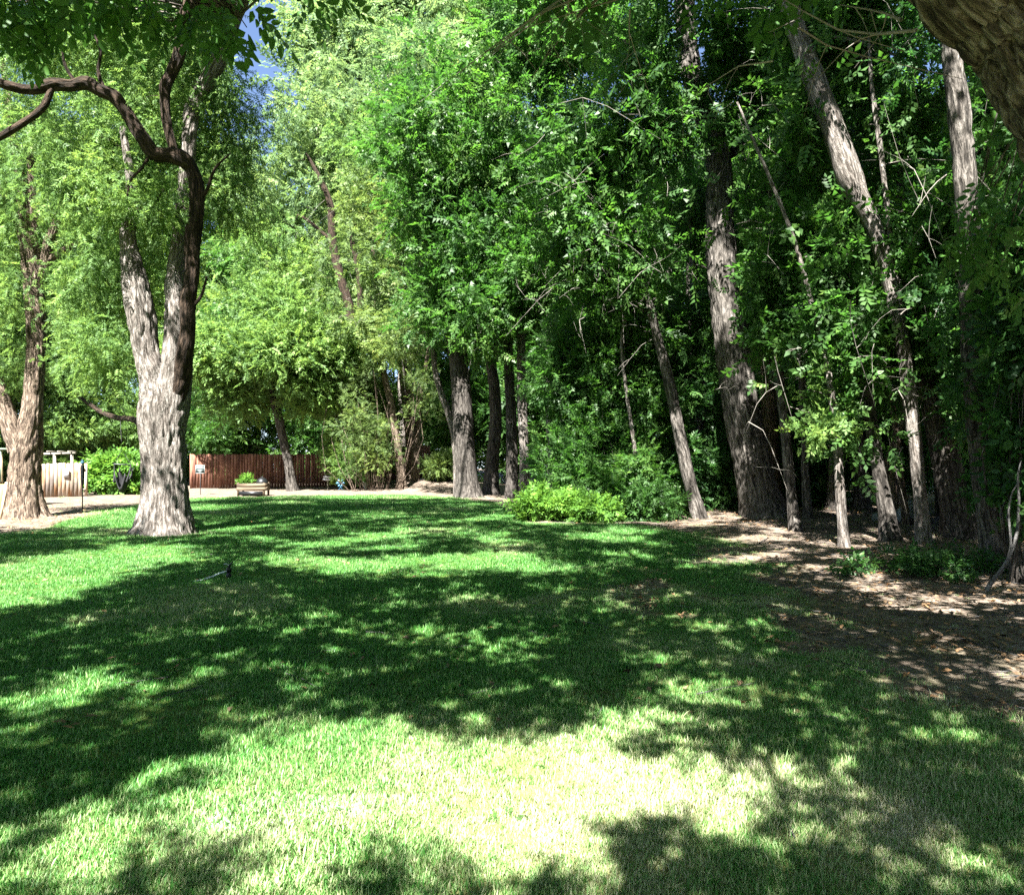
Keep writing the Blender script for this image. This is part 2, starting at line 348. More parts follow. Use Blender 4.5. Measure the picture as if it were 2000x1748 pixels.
# gaps in the leaves through which the sun reaches the bark and the ground: (px, py, d, radius)
GAPS = [(200, 330, 16, .7), (330, 250, 16.2, .7), (140, 480, 16, .7), (90, 90, 15.4, .8), (300, 90, 16, .8), (430, 330, 16.8, .7), (440, 180, 16.8, .6), (230, 200, 15.8, .6), (300, 985, 15.5, .35), (335, 930, 15.5, .4), (300, 880, 15.5, .3), (330, 840, 15.5, .4), (345, 770, 15.5, .3), (300, 760, 15.5, .25), (342, 680, 15.6, .25), (285, 650, 15.6, .3), (268, 560, 15.6, .25), (30, 960, 20, .4), (60, 900, 20, .4), (66, 780, 20, .3), (40, 985, 20, .3), (1398, 500, 19.0, .40), (1404, 560, 19.0, .45), (1416, 615, 19.0, .40), (1425, 650, 19.2, .3), (1390, 440, 19, .25), (1650, 330, 13.9, .35), (1640, 290, 13.9, .3), (1735, 520, 14.0, .28), (1768, 700, 14.0, .22), (1775, 790, 14., .22), (1641, 950, 13.7, .25), (1644, 1020, 13.7, .22), (1632, 840, 13.7, .3),
        (1880, 300, 11.2, .25), (1872, 215, 11.2, .25), (1345, 100, 19., .3), (1340, 20, 19., .3), (1060, 975, 19.3, .75), (1130, 985, 19., .6), (1190, 1000, 18.8, .5), (1840, 820, 14.7, .2), (1700, 850, 14.3, .18), (1724, 950, 14.4, .16), (1545, 960, 16.2, .16), (1060, 900, 20, .7), (1200, 850, 20, .6), (1250, 760, 20, .5), (1100, 780, 20.5, .6), (1610, 840, 13.5, .5),
        (1600, 1180, 0, .22), (1560, 1185, 0, .25), (1750, 1192, 0, .3), (1850, 1188, 0, .2), (1650, 1092, 0, .3), (1500, 1085, 0, .35), (1430, 1100, 0, .3), (1720, 1040, 0, .3), (1580, 1110, 0, .25), (1700, 1120, 0, .2), (1620, 1010, 0, .35), (1690, 1005, 0, .4), (1860, 1130, 0, .15), (1750, 1150, 0, .2), (1800, 1020, 15, .25), (920, 880, 30, .25), (905, 760, 30, .4), (900, 930, 30, .2)]
rg_ = np.random.default_rng(5)
GAPS += [(a, b, d, r) for a, b, d, r in zip(rg_.uniform(980, 1960, 60), rg_.uniform(60, 900, 60), rg_.uniform(13, 19, 60), rg_.uniform(.25, .55, 60))]
GAPS += [(a, b, d, r) for a, b, d, r in zip(rg_.uniform(1030, 1380, 34), rg_.uniform(580, 980, 34), rg_.uniform(19.3, 20.3, 34), rg_.uniform(.3, .5, 34))]
GAPS = [(P(a, b, d) if d else np.array([(a - 1000) / FPX * dep(b), dep(b), .05]), r) for a, b, d, r in GAPS]
TS = np.array(to_sun)
def sunny(pts):
    k = np.zeros(len(pts), bool)
    for g, r in GAPS:
        v = pts - g; t_ = v @ TS; k |= (t_ > .35) & (((v - t_[:, None] * TS)**2).sum(1) < (r + .12)**2)
    return k & (rng.uniform(0, 1, len(pts)) < .93)
def bare(pts):
    d = np.maximum(pts[:, 1], .3); px = 1000 + pts[:, 0] / d * FPX; py = HOR - (pts[:, 2] - EYE) / d * FPX
    k = np.zeros(len(pts), bool)
    for dist, hw, line in BARE:
        for (x0, y0), (x1, y1) in zip(line[:-1], line[1:]):
            u = np.clip(((px - x0) * (x1 - x0) + (py - y0) * (y1 - y0)) / ((x1 - x0)**2 + (y1 - y0)**2), 0, 1)
            k |= (np.hypot(px - x0 - u * (x1 - x0), py - y0 - u * (y1 - y0)) < hw + 5) & (pts[:, 1] < dist + .5)
    return k & (rng.uniform(0, 1, len(pts)) < .92)
def foliage(cc, rad, n, size, kind, droop=.2, tilt=.7, shape=(1, 1, .75), tint=None):
    if kind in ('ash', 'fine', 'compound'): n = int(n * 1.85); size = size * .74
    pts, out, own = clump_points(cc, rad, n, shape)
    kp = ~(bare(pts) | sunny(pts)); pts, out, own = pts[kp], out[kp], own[kp]
    V, F, idx = sprays(pts, out, size, kind, droop, tilt)
    ct = rng.uniform(0, 1, len(cc)) if tint is None else tint
    return V, F, np.clip(ct[own][idx] + rng.normal(0, .12, len(pts))[idx], 0, 1)

def blob_clumps(blobs, spacing=None):
    """blobs: (px, py, d, rx_px, ry_px, r_depth, n) -> clump centres"""
    C = []
    for px, py, d, rx, ry, rd, n in blobs:
        c = P(px, py, d); q = rng.normal(0, 1, (n, 3)); q /= np.linalg.norm(q, axis=1)[:, None]
        q *= rng.uniform(0, 1, (n, 1)) ** .38
        C.append(c + q * np.array([rx / FPX * d, rd, ry / FPX * d]))
    return np.concatenate(C)

def bough(a, b, r0, sag=.12):
    """a curved twig from a to b"""
    a = np.array(a); b = np.array(b); m = (a + b) / 2; L = np.linalg.norm(b - a)
    m = m + np.array([rng.normal(0, .1), rng.normal(0, .1), sag]) * L
    q = a * .3 + m * .7 + rng.normal(0, .04, 3) * L
    return catmull(np.column_stack([np.array([a, q, b]), [r0, r0 * .65, r0 * .25]]), 5)

def twig_mesh(list_pts, nseg=4):
    Vs, Fs, Bs, n = [], [[], []], [], 0
    for A in list_pts:
        V, F, b = tube(A[:, :3], A[:, 3], nseg, resample=False)
        f4, f3 = fixq(F); Fs[0].append(f4 + n); Fs[1].append(f3 + n); Vs.append(V); Bs.append(b); n += len(V)
    return np.concatenate(Vs), [np.concatenate(Fs[0]), np.concatenate(Fs[1])], np.concatenate(Bs)

def px_path(path, base_d):
    """(px, py, width_px[, d]) rows -> points and radii"""
    pts, rad = [], []
    for row in path:
        d = row[3] if len(row) > 3 else base_d
        pts.append(P(row[0], row[1], d)); rad.append(row[2] / 2 / FPX * d * .93)
    return np.array(pts), np.array(rad)

def tree(name, label, cat, trunk, d, blobs, bark, leafm, limbs=(), group=None, size=.36, kind='ash', per=46, crad=.85,
         droop=.2, nseg=20, rough=.02, lobes=.10, flare=.5, dead=0, twigr=.02, seed=0, boughs=True, limb_bark=None, root_sink=.12, step=.22):
    tp, tr = px_path(trunk, d)
    tp[0, 2] = float(gz(tp[0, 0], tp[0, 1])) - root_sink
    base = np.array([tp[0, 0], tp[0, 1], float(gz(tp[0, 0], tp[0, 1]))])
    t = thing(name, label, cat, base, group=group)
    tube_obj('trunk', tp, tr, M[bark], t, base, nseg=nseg, rough=rough, lobes=lobes, flare=flare, seed=seed, step=step)
    skel = [catmull(np.column_stack([tp, tr]), 40)[8:]]
    for lp in limbs:
        a, b = px_path(lp, d)
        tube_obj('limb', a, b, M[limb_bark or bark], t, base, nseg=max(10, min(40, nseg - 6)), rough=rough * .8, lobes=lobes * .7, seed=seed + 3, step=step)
        skel.append(catmull(np.column_stack([a, b]), 20))
    sk_ = np.concatenate(skel)
    if blobs:
        cc = blob_clumps(blobs)
        cc = cc[cc[:, 2] > .5]
        V, F, tint = foliage(cc, np.full(len(cc), crad) * rng.uniform(.7, 1.25, len(cc)), per, size, kind, droop)
        tag(link('crown', mesh('crown', V - base, F, M[leafm], {'tint': tint}), t), kind='stuff')
        if boughs:
            tw = []; nodes = sk_.copy()                  # each bough leaves the nearest limb, or a bough that is already there
            for c in cc[np.argsort(np.min(np.linalg.norm(cc[:, None] - sk_[None, :, :3], axis=2), axis=1))]:
                dd = np.linalg.norm(nodes[:, :3] - c, axis=1) + np.maximum(0, nodes[:, 2] - c[2]) * .8
                a = nodes[np.argmin(dd)]; A = bough(a[:3], c, min(a[3] * .75, twigr * (.6 + .3 * dd.min()))); tw.append(A)
                nodes = np.vstack([nodes, A[2:]])
            V, F, b = twig_mesh(tw, 5); tag(link('boughs', mesh('boughs', V - base, F, M[limb_bark or bark], {'buv': b}, True), t), kind='stuff')
    if dead and blobs:
        tw = []
        for i in range(dead):
            c = cc[rng.integers(len(cc))] + rng.normal(0, .5, 3)
            L = rng.uniform(.6, 2.0); e = c + rng.normal(0, .45, 3) * L + np.array([0, -.2, -.35]) * L
            A = bough(c, e, rng.uniform(.004, .010), .15); tw.append(A)
            for _ in range(2):
                k = rng.integers(1, 4); tw.append(bough(A[k, :3], A[k, :3] + rng.normal(0, .35, 3) * L * .8, .004, .1))
        V, F, b = twig_mesh(tw, 4); tag(link('twigs', mesh('twigs', V - base, F, M['twig'], {'buv': b}, True), t), kind='stuff')
    return t

def shrub(name, label, cat, blobs, leafm, base_px, size=.3, kind='ash', per=40, crad=.45, droop=.0, stems=6, group=None, bark='bark_grey', d=None):
    b = ground_at(*base_px) if d is None else P(base_px[0], base_px[1], d)
    b[2] = float(gz(b[0], b[1])); t = thing(name, label, cat, b, group=group)
    cc = blob_clumps(blobs); cc[:, 2] = np.maximum(cc[:, 2], gz(cc[:, 0], cc[:, 1]) + .15)
    V, F, tint = foliage(cc, np.full(len(cc), crad) * rng.uniform(.7, 1.25, len(cc)), per, size, kind, droop)
    V[:, 2] = np.maximum(V[:, 2], gz(V[:, 0], V[:, 1]) + .01)
    tag(link('crown', mesh('crown', V - b, F, M[leafm], {'tint': tint}), t), kind='stuff')
    tw = []
    for c in cc[:: max(1, len(cc) // (stems * 3))]:
        a = np.array([cc[:, 0].mean() * .5 + c[0] * .5 + rng.normal(0, .1), cc[:, 1].mean() + .15, 0]); a[2] = float(gz(a[0], a[1])) - .03; tw.append(bough(a, c, min(.018, .05 * (c[2] - a[2])), .05))
    V, F, bb = twig_mesh(tw, 5); tag(link('stems', mesh('stems', V - b, F, M[bark], {'buv': bb}, True), t), kind='stuff')
    return t

# ------------------------------------------------------------------ ground and lawn
def to_px(x, y):
    y = np.maximum(y, .6); return 1000 + x / y * FPX, HOR + EYE * FPX / y
EDGE_PX = [-1500, 0, 100, 160, 270, 400, 700, 880, 960, 1020, 1250, 1400, 1500, 1600, 1750, 2000, 2600, 4000]
EDGE_Y = [12, 15.8, 17.3, 21.4, 26, 30.4, 32, 30.0, 28, 19, 18.2, 14.8, 11.2, 8.2, 6.1, 4.9, 4.3, 4.0]
def dirt_mask(x, y):
    px, _ = to_px(x, y); e = np.interp(px, EDGE_PX, EDGE_Y)
    n = fbm(x * .9, y * .9, s=21, o=4) - .5
    w = np.where(px > 1350, .42, .045)
    m = sm(1 - w, 1 + w * .6, y / e + n * np.where(px > 1350, .75, .09))
    patch = sm(.55, .66, fbm(x * 1.1 + 9, y * 1.1, s=33, o=4)) * sm(.5, 2.0, x) * sm(14, 9, y)
    ring = np.exp(-(((x + 7.36) / 1.15)**2 + ((y - 16.1) / .9)**2) * 1.3)        # worn earth round the big tree
    ring2 = np.exp(-(((x + 13.6) / 2.2)**2 + ((y - 20.5) / 1.8)**2) * 1.2)
    return np.clip(m + patch * .9 + ring * .95 + ring2, 0, 1)
def dry_mask(x, y):
    d = .55 * np.exp(-((x - .5) / 1.6)**2 - ((y - 3.7) / 1.25)**2) + .30 * sm(.3, 3.5, x) * sm(12, 5, y) + .35 * sm(.55, .75, fbm(x * .6, y * .6, s=44)) 
    d = d + .12 * sm(4.2, 3., y)
    return np.clip(d * (.45 + 1.1 * fbm(x * 2.3, y * 2.3, s=50, o=3)), 0, 1)
def ash_mask(x, y):
    return np.exp(-((x + 1.13 + .35 * (y - 3.3)) / .22)**2 - ((y - 3.36) / .13)**2) + .8 * np.exp(-((x + .85) / .28)**2 - ((y - 3.5) / .05)**2)

def axis_pts(lo, hi, n0, far):
    a = np.linspace(lo, hi, n0); k = np.geomspace(1, far, 26)[1:] 
    st = a[1] - a[0]
    return np.concatenate([(lo - st * np.cumsum(np.geomspace(1, 90, 26)))[::-1], a, hi + st * np.cumsum(np.geomspace(1, 90, 26))])
gx = axis_pts(-12, 12, 160, 1); gy = axis_pts(1, 26, 170, 1)
GX, GY = np.meshgrid(gx, gy); GZ = gz(GX, GY) + .03 * (fbm(GX * 2.2, GY * 2.2, s=8) - .5) * (1 + 1.0 * dirt_mask(GX, GY))
nx, ny = len(gx), len(gy); ii = np.arange(ny - 1)[:, None] * nx + np.arange(nx - 1)[None]
GF = np.stack([ii, ii + 1, ii + nx + 1, ii + nx], -1).reshape(-1, 4)
gm = np.stack([dirt_mask(GX, GY), dry_mask(GX, GY), np.clip(ash_mask(GX, GY), 0, 1)], -1).reshape(-1, 3)
m, t, b, N, L = newmat('ground')
a = N('ShaderNodeAttribute'); a.attribute_name = 'gm'; sp = N('ShaderNodeSeparateXYZ'); L(a.outputs['Vector'], sp.inputs[0])
tc = N('ShaderNodeTexCoord')
n1 = N('ShaderNodeTexNoise'); n1.inputs['Scale'].default_value = 3; n1.inputs['Detail'].default_value = 9; n1.inputs['Roughness'].default_value = .65; L(tc.outputs['Object'], n1.inputs[0])
n2 = N('ShaderNodeTexNoise'); n2.inputs['Scale'].default_value = 38; n2.inputs['Detail'].default_value = 5; L(tc.outputs['Object'], n2.inputs[0])
n3 = N('ShaderNodeTexNoise'); n3.inputs['Scale'].default_value = 14; n3.inputs['Detail'].default_value = 4; L(tc.outputs['Object'], n3.inputs[0])
rd = ramp(N, [(.3, (.095, .077, .06)), (.55, (.19, .155, .125)), (.75, (.30, .255, .215))]); L(n1.outputs[0], rd.inputs[0])
rl = ramp(N, [(.42, (.35, .3, .26)), (.6, (1.1, 1.1, 1.1))]); L(n2.outputs[0], rl.inputs[0])
md = N('ShaderNodeMix'); md.data_type = 'RGBA'; md.blend_type = 'MULTIPLY'; md.inputs[0].default_value = .75; L(rd.outputs[0], md.inputs[6]); L(rl.outputs[0], md.inputs[7])
rg = ramp(N, [(.35, (.035, .07, .014)), (.6, (.075, .12, .025))]); L(n3.outputs[0], rg.inputs[0])
ry = ramp(N, [(.35, (.17, .14, .07)), (.6, (.30, .26, .14))]); L(n3.outputs[0], ry.inputs[0])
mg = N('ShaderNodeMix'); mg.data_type = 'RGBA'; L(sp.outputs[1], mg.inputs[0]); L(rg.outputs[0], mg.inputs[6]); L(ry.outputs[0], mg.inputs[7])
mm = N('ShaderNodeMix'); mm.data_type = 'RGBA'; L(sp.outputs[0], mm.inputs[0]); L(mg.outputs[2], mm.inputs[6]); L(md.outputs[2], mm.inputs[7])
ma = N('ShaderNodeMix'); ma.data_type = 'RGBA'; L(sp.outputs[2], ma.inputs[0]); L(mm.outputs[2], ma.inputs[6]); ma.inputs[7].default_value = (.30, .33, .34, 1)
L(ma.outputs[2], b.inputs['Base Color']); b.inputs['Roughness'].default_value = .95; b.inputs['Specular IOR Level'].default_value = .1
bp = N('ShaderNodeBump'); bp.inputs['Strength'].default_value = .8; bp.inputs['Distance'].default_value = .03; L(n2.outputs[0], bp.inputs['Height']); L(bp.outputs[0], b.inputs['Normal'])
tag(link('ground', mesh('ground', np.stack([GX, GY, GZ], -1).reshape(-1, 3), GF, m, {'gm': gm}, True)), kind='structure')

# grass blades: one uncountable lawn, tufts set out by geometry nodes
m, t, b, N, L = newmat('grass_blade')
a = N('ShaderNodeAttribute'); a.attribute_type = 'INSTANCER'; a.attribute_name = 'dry'
g = N('ShaderNodeNewGeometry'); oi = N('ShaderNodeMath'); oi.operation = 'MULTIPLY_ADD'; L(g.outputs['Random Per Island'], oi.inputs[0]); oi.inputs[1].default_value = .5; L(a.outputs['Fac'], oi.inputs[2])
r1 = ramp(N, [(0, (.016, .11, .012)), (.34, (.060, .20, .030)), (.55, (.17, .28, .09)), (.8, (.33, .36, .19)), (1.0, (.44, .42, .30))]); L(oi.outputs[0], r1.inputs[0])
L(r1.outputs[0], b.inputs['Base Color']); b.inputs['Roughness'].default_value = .5; b.inputs['Specular IOR Level'].default_value = .35
tr = N('ShaderNodeBsdfTranslucent'); hs = N('ShaderNodeHueSaturation'); hs.inputs['Value'].default_value = 1.6; L(r1.outputs[0], hs.inputs['Color']); L(hs.outputs[0], tr.inputs[0])
mx = N('ShaderNodeMixShader'); mx.inputs[0].default_value = .35; L(b.outputs[0], mx.inputs[1]); L(tr.outputs[0], mx.inputs[2]); L(mx.outputs[0], t.nodes['Material Output'].inputs[0])
M['grass'] = m
tufts = bpy.data.collections.new('tuft_kinds')
for k in range(5):
    V, F3, F4 = [], [], []
    for i in range(24):
        p = np.array([rng.normal(0, .04), rng.normal(0, .04), -.005]); az = rng.uniform(0, 6.283); h = rng.uniform(.018, .045); lean = rng.uniform(.15, .8) * h; w = rng.uniform(.0017, .003)
        dv = np.array([math.cos(az), math.sin(az), 0]); sv = np.array([-dv[1], dv[0], 0]) * w
        q1 = p + dv * lean * .35 + np.array([0, 0, h * .6]); q2 = p + dv * lean + np.array([0, 0, h * .92])
        n = len(V); V += [p - sv, p + sv, q1 + sv * .8, q1 - sv * .8, q2]
        F4.append([n, n + 1, n + 2, n + 3]); F3.append([n + 3, n + 2, n + 4])
    o = bpy.data.objects.new('grass_tuft', mesh('grass_tuft', V, [np.array(F4), np.array(F3)], m)); tufts.objects.link(o)
ng = 190000
yy = (rng.uniform(2.2**.72, 33**.72, ng)) ** (1 / .72); xx = rng.uniform(-1, 1, ng) * (.80 * yy + .8)
dm = dirt_mask(xx, yy); keep = rng.uniform(0, 1, ng) > sm(.15, .85, dm) * .985 + .25 * np.clip(ash_mask(xx, yy), 0, 1)
thin = sm(.3, .62, fbm(xx * 1.7, yy * 1.7, s=71)); keep &= rng.uniform(0, 1, ng) < .55 + .45 * thin
xx, yy, dm = xx[keep], yy[keep], dm[keep]
pm = bpy.data.meshes.new('grass'); pm.vertices.add(len(xx))
pm.vertices.foreach_set('co', np.stack([xx, yy, gz(xx, yy) + .03 * (fbm(xx * 2.2, yy * 2.2, s=8) - .5)], -1).astype(np.float32).ravel())
dryv = np.clip(.12 * sm(.5, .72, fbm(xx * 1.9, yy * 1.9, s=93, o=4)) + dry_mask(xx, yy) * .75 + .25 * dm + rng.normal(0, .07, len(xx)), 0, .75)
at = pm.attributes.new('dry', 'FLOAT', 'POINT'); at.data.foreach_set('value', dryv.astype(np.float32))
at = pm.attributes.new('scl', 'FLOAT', 'POINT'); at.data.foreach_set('value', ((.85 + .035 * yy) * rng.uniform(.7, 1.3, len(xx)) * (1 - .35 * dm) * (.5 + .95 * fbm(xx * 1.3, yy * 1.3, s=91))).astype(np.float32))
at = pm.attributes.new('rot', 'FLOAT_VECTOR', 'POINT'); at.data.foreach_set('vector', np.stack([rng.normal(0, .12, len(xx)), rng.normal(0, .12, len(xx)), rng.uniform(0, 6.28, len(xx))], -1).astype(np.float32).ravel())
pm.materials.append(m)
lawn = tag(link('grass', pm), 'mown green lawn with dry straw patches, dappled by tree shade', 'grass', kind='stuff')
gt = bpy.data.node_groups.new('set_tufts', 'GeometryNodeTree')
gt.interface.new_socket('Geometry', in_out='INPUT', socket_type='NodeSocketGeometry'); gt.interface.new_socket('Geometry', in_out='OUTPUT', socket_type='NodeSocketGeometry')
gi, go = gt.nodes.new('NodeGroupInput'), gt.nodes.new('NodeGroupOutput')
ip = gt.nodes.new('GeometryNodeInstanceOnPoints'); ci = gt.nodes.new('GeometryNodeCollectionInfo'); ci.inputs[0].default_value = tufts; ci.inputs[1].default_value = True; ci.inputs[2].default_value = True
def nattr(nm, ty):
    n = gt.nodes.new('GeometryNodeInputNamedAttribute'); n.data_type = ty; n.inputs[0].default_value = nm; return n
m2p = gt.nodes.new('GeometryNodeMeshToPoints')
gt.links.new(gi.outputs[0], m2p.inputs[0]); gt.links.new(m2p.outputs[0], ip.inputs['Points']); gt.links.new(ci.outputs[0], ip.inputs['Instance']); ip.inputs['Pick Instance'].default_value = True
gt.links.new(nattr('rot', 'FLOAT_VECTOR').outputs[0], ip.inputs['Rotation']); gt.links.new(nattr('scl', 'FLOAT').outputs[0], ip.inputs['Scale'])
gt.links.new(ip.outputs[0], go.inputs[0])
md_ = lawn.modifiers.new('set_tufts', 'NODES'); md_.node_group = gt

# ------------------------------------------------------------------ the two big trees on the left
tree('locust_tree', 'thick pale-barked tree on the lawn with twin stems and a dark S-shaped limb', 'tree',
     [(322, 1048, 104), (322, 1015, 92), (321, 960, 86), (317, 880, 88), (312, 815, 92), (312, 775, 82), (302, 735, 62), (287, 690, 52), (277, 620, 56), (266, 560, 52), (256, 500, 38), (250, 440, 30), (258, 380, 22), (240, 250, 14)], 16.0,
     [(230, 520, 17.4, 110, 110, 1.4, 26), (330, 250, 17.2, 130, 100, 1.8, 40), (190, 330, 16.8, 120, 120, 1.8, 40), (430, 330, 17.6, 70, 120, 1.6, 20), (100, 60, 16.0, 160, 80, 2.0, 40),
      (300, 60, 16.8, 140, 90, 2.0, 40), (225, 690, 16.4, 50, 60, .6, 10), (130, 640, 17.8, 90, 110, 1.2, 22), (440, 180, 17.4, 60, 80, 1.5, 12), (150, 480, 16.8, 90, 90, 1.4, 16), (300, 410, 15.6, 70, 60, .6, 12), (200, 400, 15.8, 80, 60, .8, 14), (300, 230, 16, 60, 50, .8, 12)],
     'bark_pale', 'leaf_locust',
     limbs=[[(330, 860, 50), (337, 800, 62), (343, 730, 62), (347, 670, 58), (345, 610, 46), (340, 560, 38), (343, 510, 30), (352, 440, 25), (358, 370, 20), (362, 280, 12)],
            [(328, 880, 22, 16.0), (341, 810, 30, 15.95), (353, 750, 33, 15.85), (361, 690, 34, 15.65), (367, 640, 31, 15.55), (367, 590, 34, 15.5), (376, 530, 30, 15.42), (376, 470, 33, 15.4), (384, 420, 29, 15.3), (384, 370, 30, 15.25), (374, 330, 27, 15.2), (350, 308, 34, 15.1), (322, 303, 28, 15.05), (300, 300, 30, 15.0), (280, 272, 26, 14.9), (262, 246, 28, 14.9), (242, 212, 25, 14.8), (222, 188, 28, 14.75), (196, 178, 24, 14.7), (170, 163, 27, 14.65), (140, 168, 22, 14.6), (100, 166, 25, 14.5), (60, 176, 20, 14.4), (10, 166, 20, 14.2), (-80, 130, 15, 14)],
            [(342, 305, 16, 15.1), (328, 250, 18, 15.1), (322, 205, 20, 15.1), (324, 165, 24, 15.1), (340, 132, 22, 15.1), (352, 95, 25, 15.1), (352, 50, 21, 15.1), (368, 10, 23, 15.1), (374, -40, 19, 15.1), (380, -120, 13, 15.1)],
            [(346, 620, 30, 16.4), (352, 480, 30, 16.6), (368, 300, 30, 16.8), (378, 200, 30, 17), (410, 150, 32, 17), (436, 100, 30, 17), (458, 40, 24, 17), (500, -40, 18, 17)],
            [(285, 840, 20, 16.2), (262, 820, 13, 17.5), (225, 815, 11, 20), (190, 800, 9, 21.5), (150, 770, 6, 22)],
            [(104, 168, 14, 14.5), (84, 210, 15, 14.45), (46, 240, 14, 14.4), (10, 262, 15, 14.35), (-40, 290, 12, 14.3)],
            [(260, 420, 16), (300, 395, 14), (318, 370, 8)],
            [(384, 400, 10, 15.3), (404, 372, 7, 15.2), (420, 330, 5, 15.1), (450, 300, 3, 15)], [(292, 306, 9, 15), (276, 330, 6, 14.9), (256, 352, 5, 14.9), (246, 392, 3, 14.9)], [(204, 178, 10, 14.7), (192, 140, 7, 14.7), (196, 100, 5, 14.6), (180, 60, 3, 14.6)],
            [(150, 166, 9, 14.6), (128, 130, 6, 14.5), (120, 90, 4, 14.4)], [(366, 610, 8, 15.5), (392, 580, 6, 15.4), (404, 540, 4, 15.3)]],
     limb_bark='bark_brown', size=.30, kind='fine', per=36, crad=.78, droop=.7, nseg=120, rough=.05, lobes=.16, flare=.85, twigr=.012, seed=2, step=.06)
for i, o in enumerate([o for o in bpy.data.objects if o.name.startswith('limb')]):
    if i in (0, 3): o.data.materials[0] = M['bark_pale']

tree('forked_tree', 'tan-barked tree at the left edge, forking low into two trunks', 'tree',
     [(46, 1014, 74), (46, 985, 68), (46, 940, 60), (50, 890, 55), (58, 840, 46), (66, 760, 39), (71, 660, 36), (68, 580, 38), (60, 500, 36), (52, 430, 34), (40, 350, 22), (22, 240, 16), (5, 120, 10)], 20.4,
     [(60, 330, 20, 110, 120, 2., 30), (-60, 500, 20, 120, 150, 2.2, 26), (90, 120, 20, 130, 110, 2.4, 30), (140, 420, 20.5, 70, 90, 1.4, 14), (-20, 700, 21, 80, 60, 1.3, 10), (20, 560, 19.6, 60, 40, 1, 6)],
     'bark_tan', 'leaf_locust',
     limbs=[[(38, 880, 44), (20, 830, 38), (4, 785, 34), (-25, 700, 28), (-60, 560, 20), (-90, 400, 12)],
            [(72, 570, 22), (88, 510, 20), (96, 470, 18), (112, 430, 15), (114, 400, 13), (104, 370, 10), (98, 330, 6)],
            [(84, 530, 18), (100, 505, 14), (142, 480, 11), (170, 470, 6)],
            [(60, 500, 24), (66, 400, 20), (62, 300, 16), (78, 200, 12), (84, 80, 8)],
            [(64, 450, 18), (84, 360, 14), (110, 290, 12), (150, 225, 8)],
            [(45, 470, 16), (20, 420, 12), (0, 370, 10), (-20, 330, 8)]],
     size=.27, kind='fine', per=52, crad=.72, droop=.5, nseg=80, rough=.05, lobes=.14, flare=.8, twigr=.014, seed=5, step=.08)

# ------------------------------------------------------------------ trees of the middle distance
tree('cottonwood_tree', 'stout dark trunk rising at the back edge of the lawn beside the pale mound', 'tree',
     [(912, 972, 62), (912, 940, 48), (908, 880, 44), (903, 800, 42), (897, 720, 40), (885, 640, 36), (872, 580, 32), (866, 480, 26), (872, 380, 20), (880, 260, 14)], 30.5,
     [(890, 420, 29, 120, 170, 3, 46), (960, 560, 28.5, 110, 90, 2.2, 30), (840, 240, 29, 130, 120, 3, 34), (940, 640, 28, 60, 60, 1.6, 12), (860, 590, 29, 60, 60, 1.5, 10)], 'bark_dark', 'leaf_ash',
     size=.52, per=35, crad=1.15, nseg=30, rough=.04, dead=14, seed=11, flare=.6)
tree('slender_tree', 'thin pale stem leaning left against the stout dark trunk', 'tree',
     [(893, 962, 15), (890, 880, 14), (880, 820, 14), (862, 770, 13), (850, 725, 12), (846, 680, 11), (838, 620, 9), (830, 520, 6)], 31.5,
     [(800, 640, 31, 60, 60, 1.4, 10), (830, 500, 31, 60, 80, 1.6, 14)], 'bark_pale', 'leaf_olive', size=.40, per=30, crad=.9, nseg=12, dead=26, seed=12, flare=.2)
tree('cottonwood_tree', 'dark trunk curving upward just right of the stout trunk', 'tree',
     [(958, 960, 38), (962, 900, 27), (968, 830, 25), (966, 760, 24), (958, 700, 22), (956, 600, 18), (962, 450, 12)], 33,
     [(1000, 420, 31, 100, 140, 2.6, 30), (1020, 600, 31, 70, 80, 2, 16)], 'bark_dark', 'leaf_ash', size=.52, per=33, crad=1.1, nseg=20, rough=.03, dead=10, seed=13)
tree('cottonwood_tree', 'straight dark trunk behind the round bright shrub', 'tree',
     [(1000, 965, 30), (1000, 880, 23), (997, 780, 22), (992, 680, 20), (990, 520, 15), (980, 350, 9)], 30,
     [(1030, 260, 28, 130, 120, 2.6, 34), (1080, 420, 27, 100, 120, 2.2, 26), (1150, 60, 26, 130, 90, 2.2, 30), (1010, 60, 27, 100, 90, 2.2, 22)], 'bark_dark', 'leaf_ash', size=.50, per=33, crad=1.05, nseg=20, rough=.03, dead=12, seed=14)
tree('cottonwood_tree', 'pale straight trunk between dark trunks left of the bushes', 'tree',
     [(1026, 960, 26), (1024, 880, 21), (1020, 800, 20), (1018, 700, 18), (1020, 560, 14), (1030, 420, 9)], 29,
     [(1060, 560, 27.5, 70, 110, 1.8, 20)], 'bark_pale', 'leaf_ash', size=.47, per=33, crad=1., nseg=16, rough=.025, dead=8, seed=15)
tree('cottonwood_tree', 'brown trunk leaning left in front of the shaggy stem cluster', 'tree',
     [(786, 950, 22), (780, 900, 17), (772, 840, 15), (764, 790, 15), (752, 740, 14), (742, 690, 13), (735, 600, 10), (728, 480, 7)], 36,
     [(700, 560, 35, 70, 110, 2.2, 22), (740, 420, 36, 80, 110, 2.4, 26), (760, 660, 35.5, 40, 60, 1.4, 8)], 'bark_tan', 'leaf_olive', size=.49, per=32, crad=1.05, nseg=14, rough=.02, dead=30, seed=16)
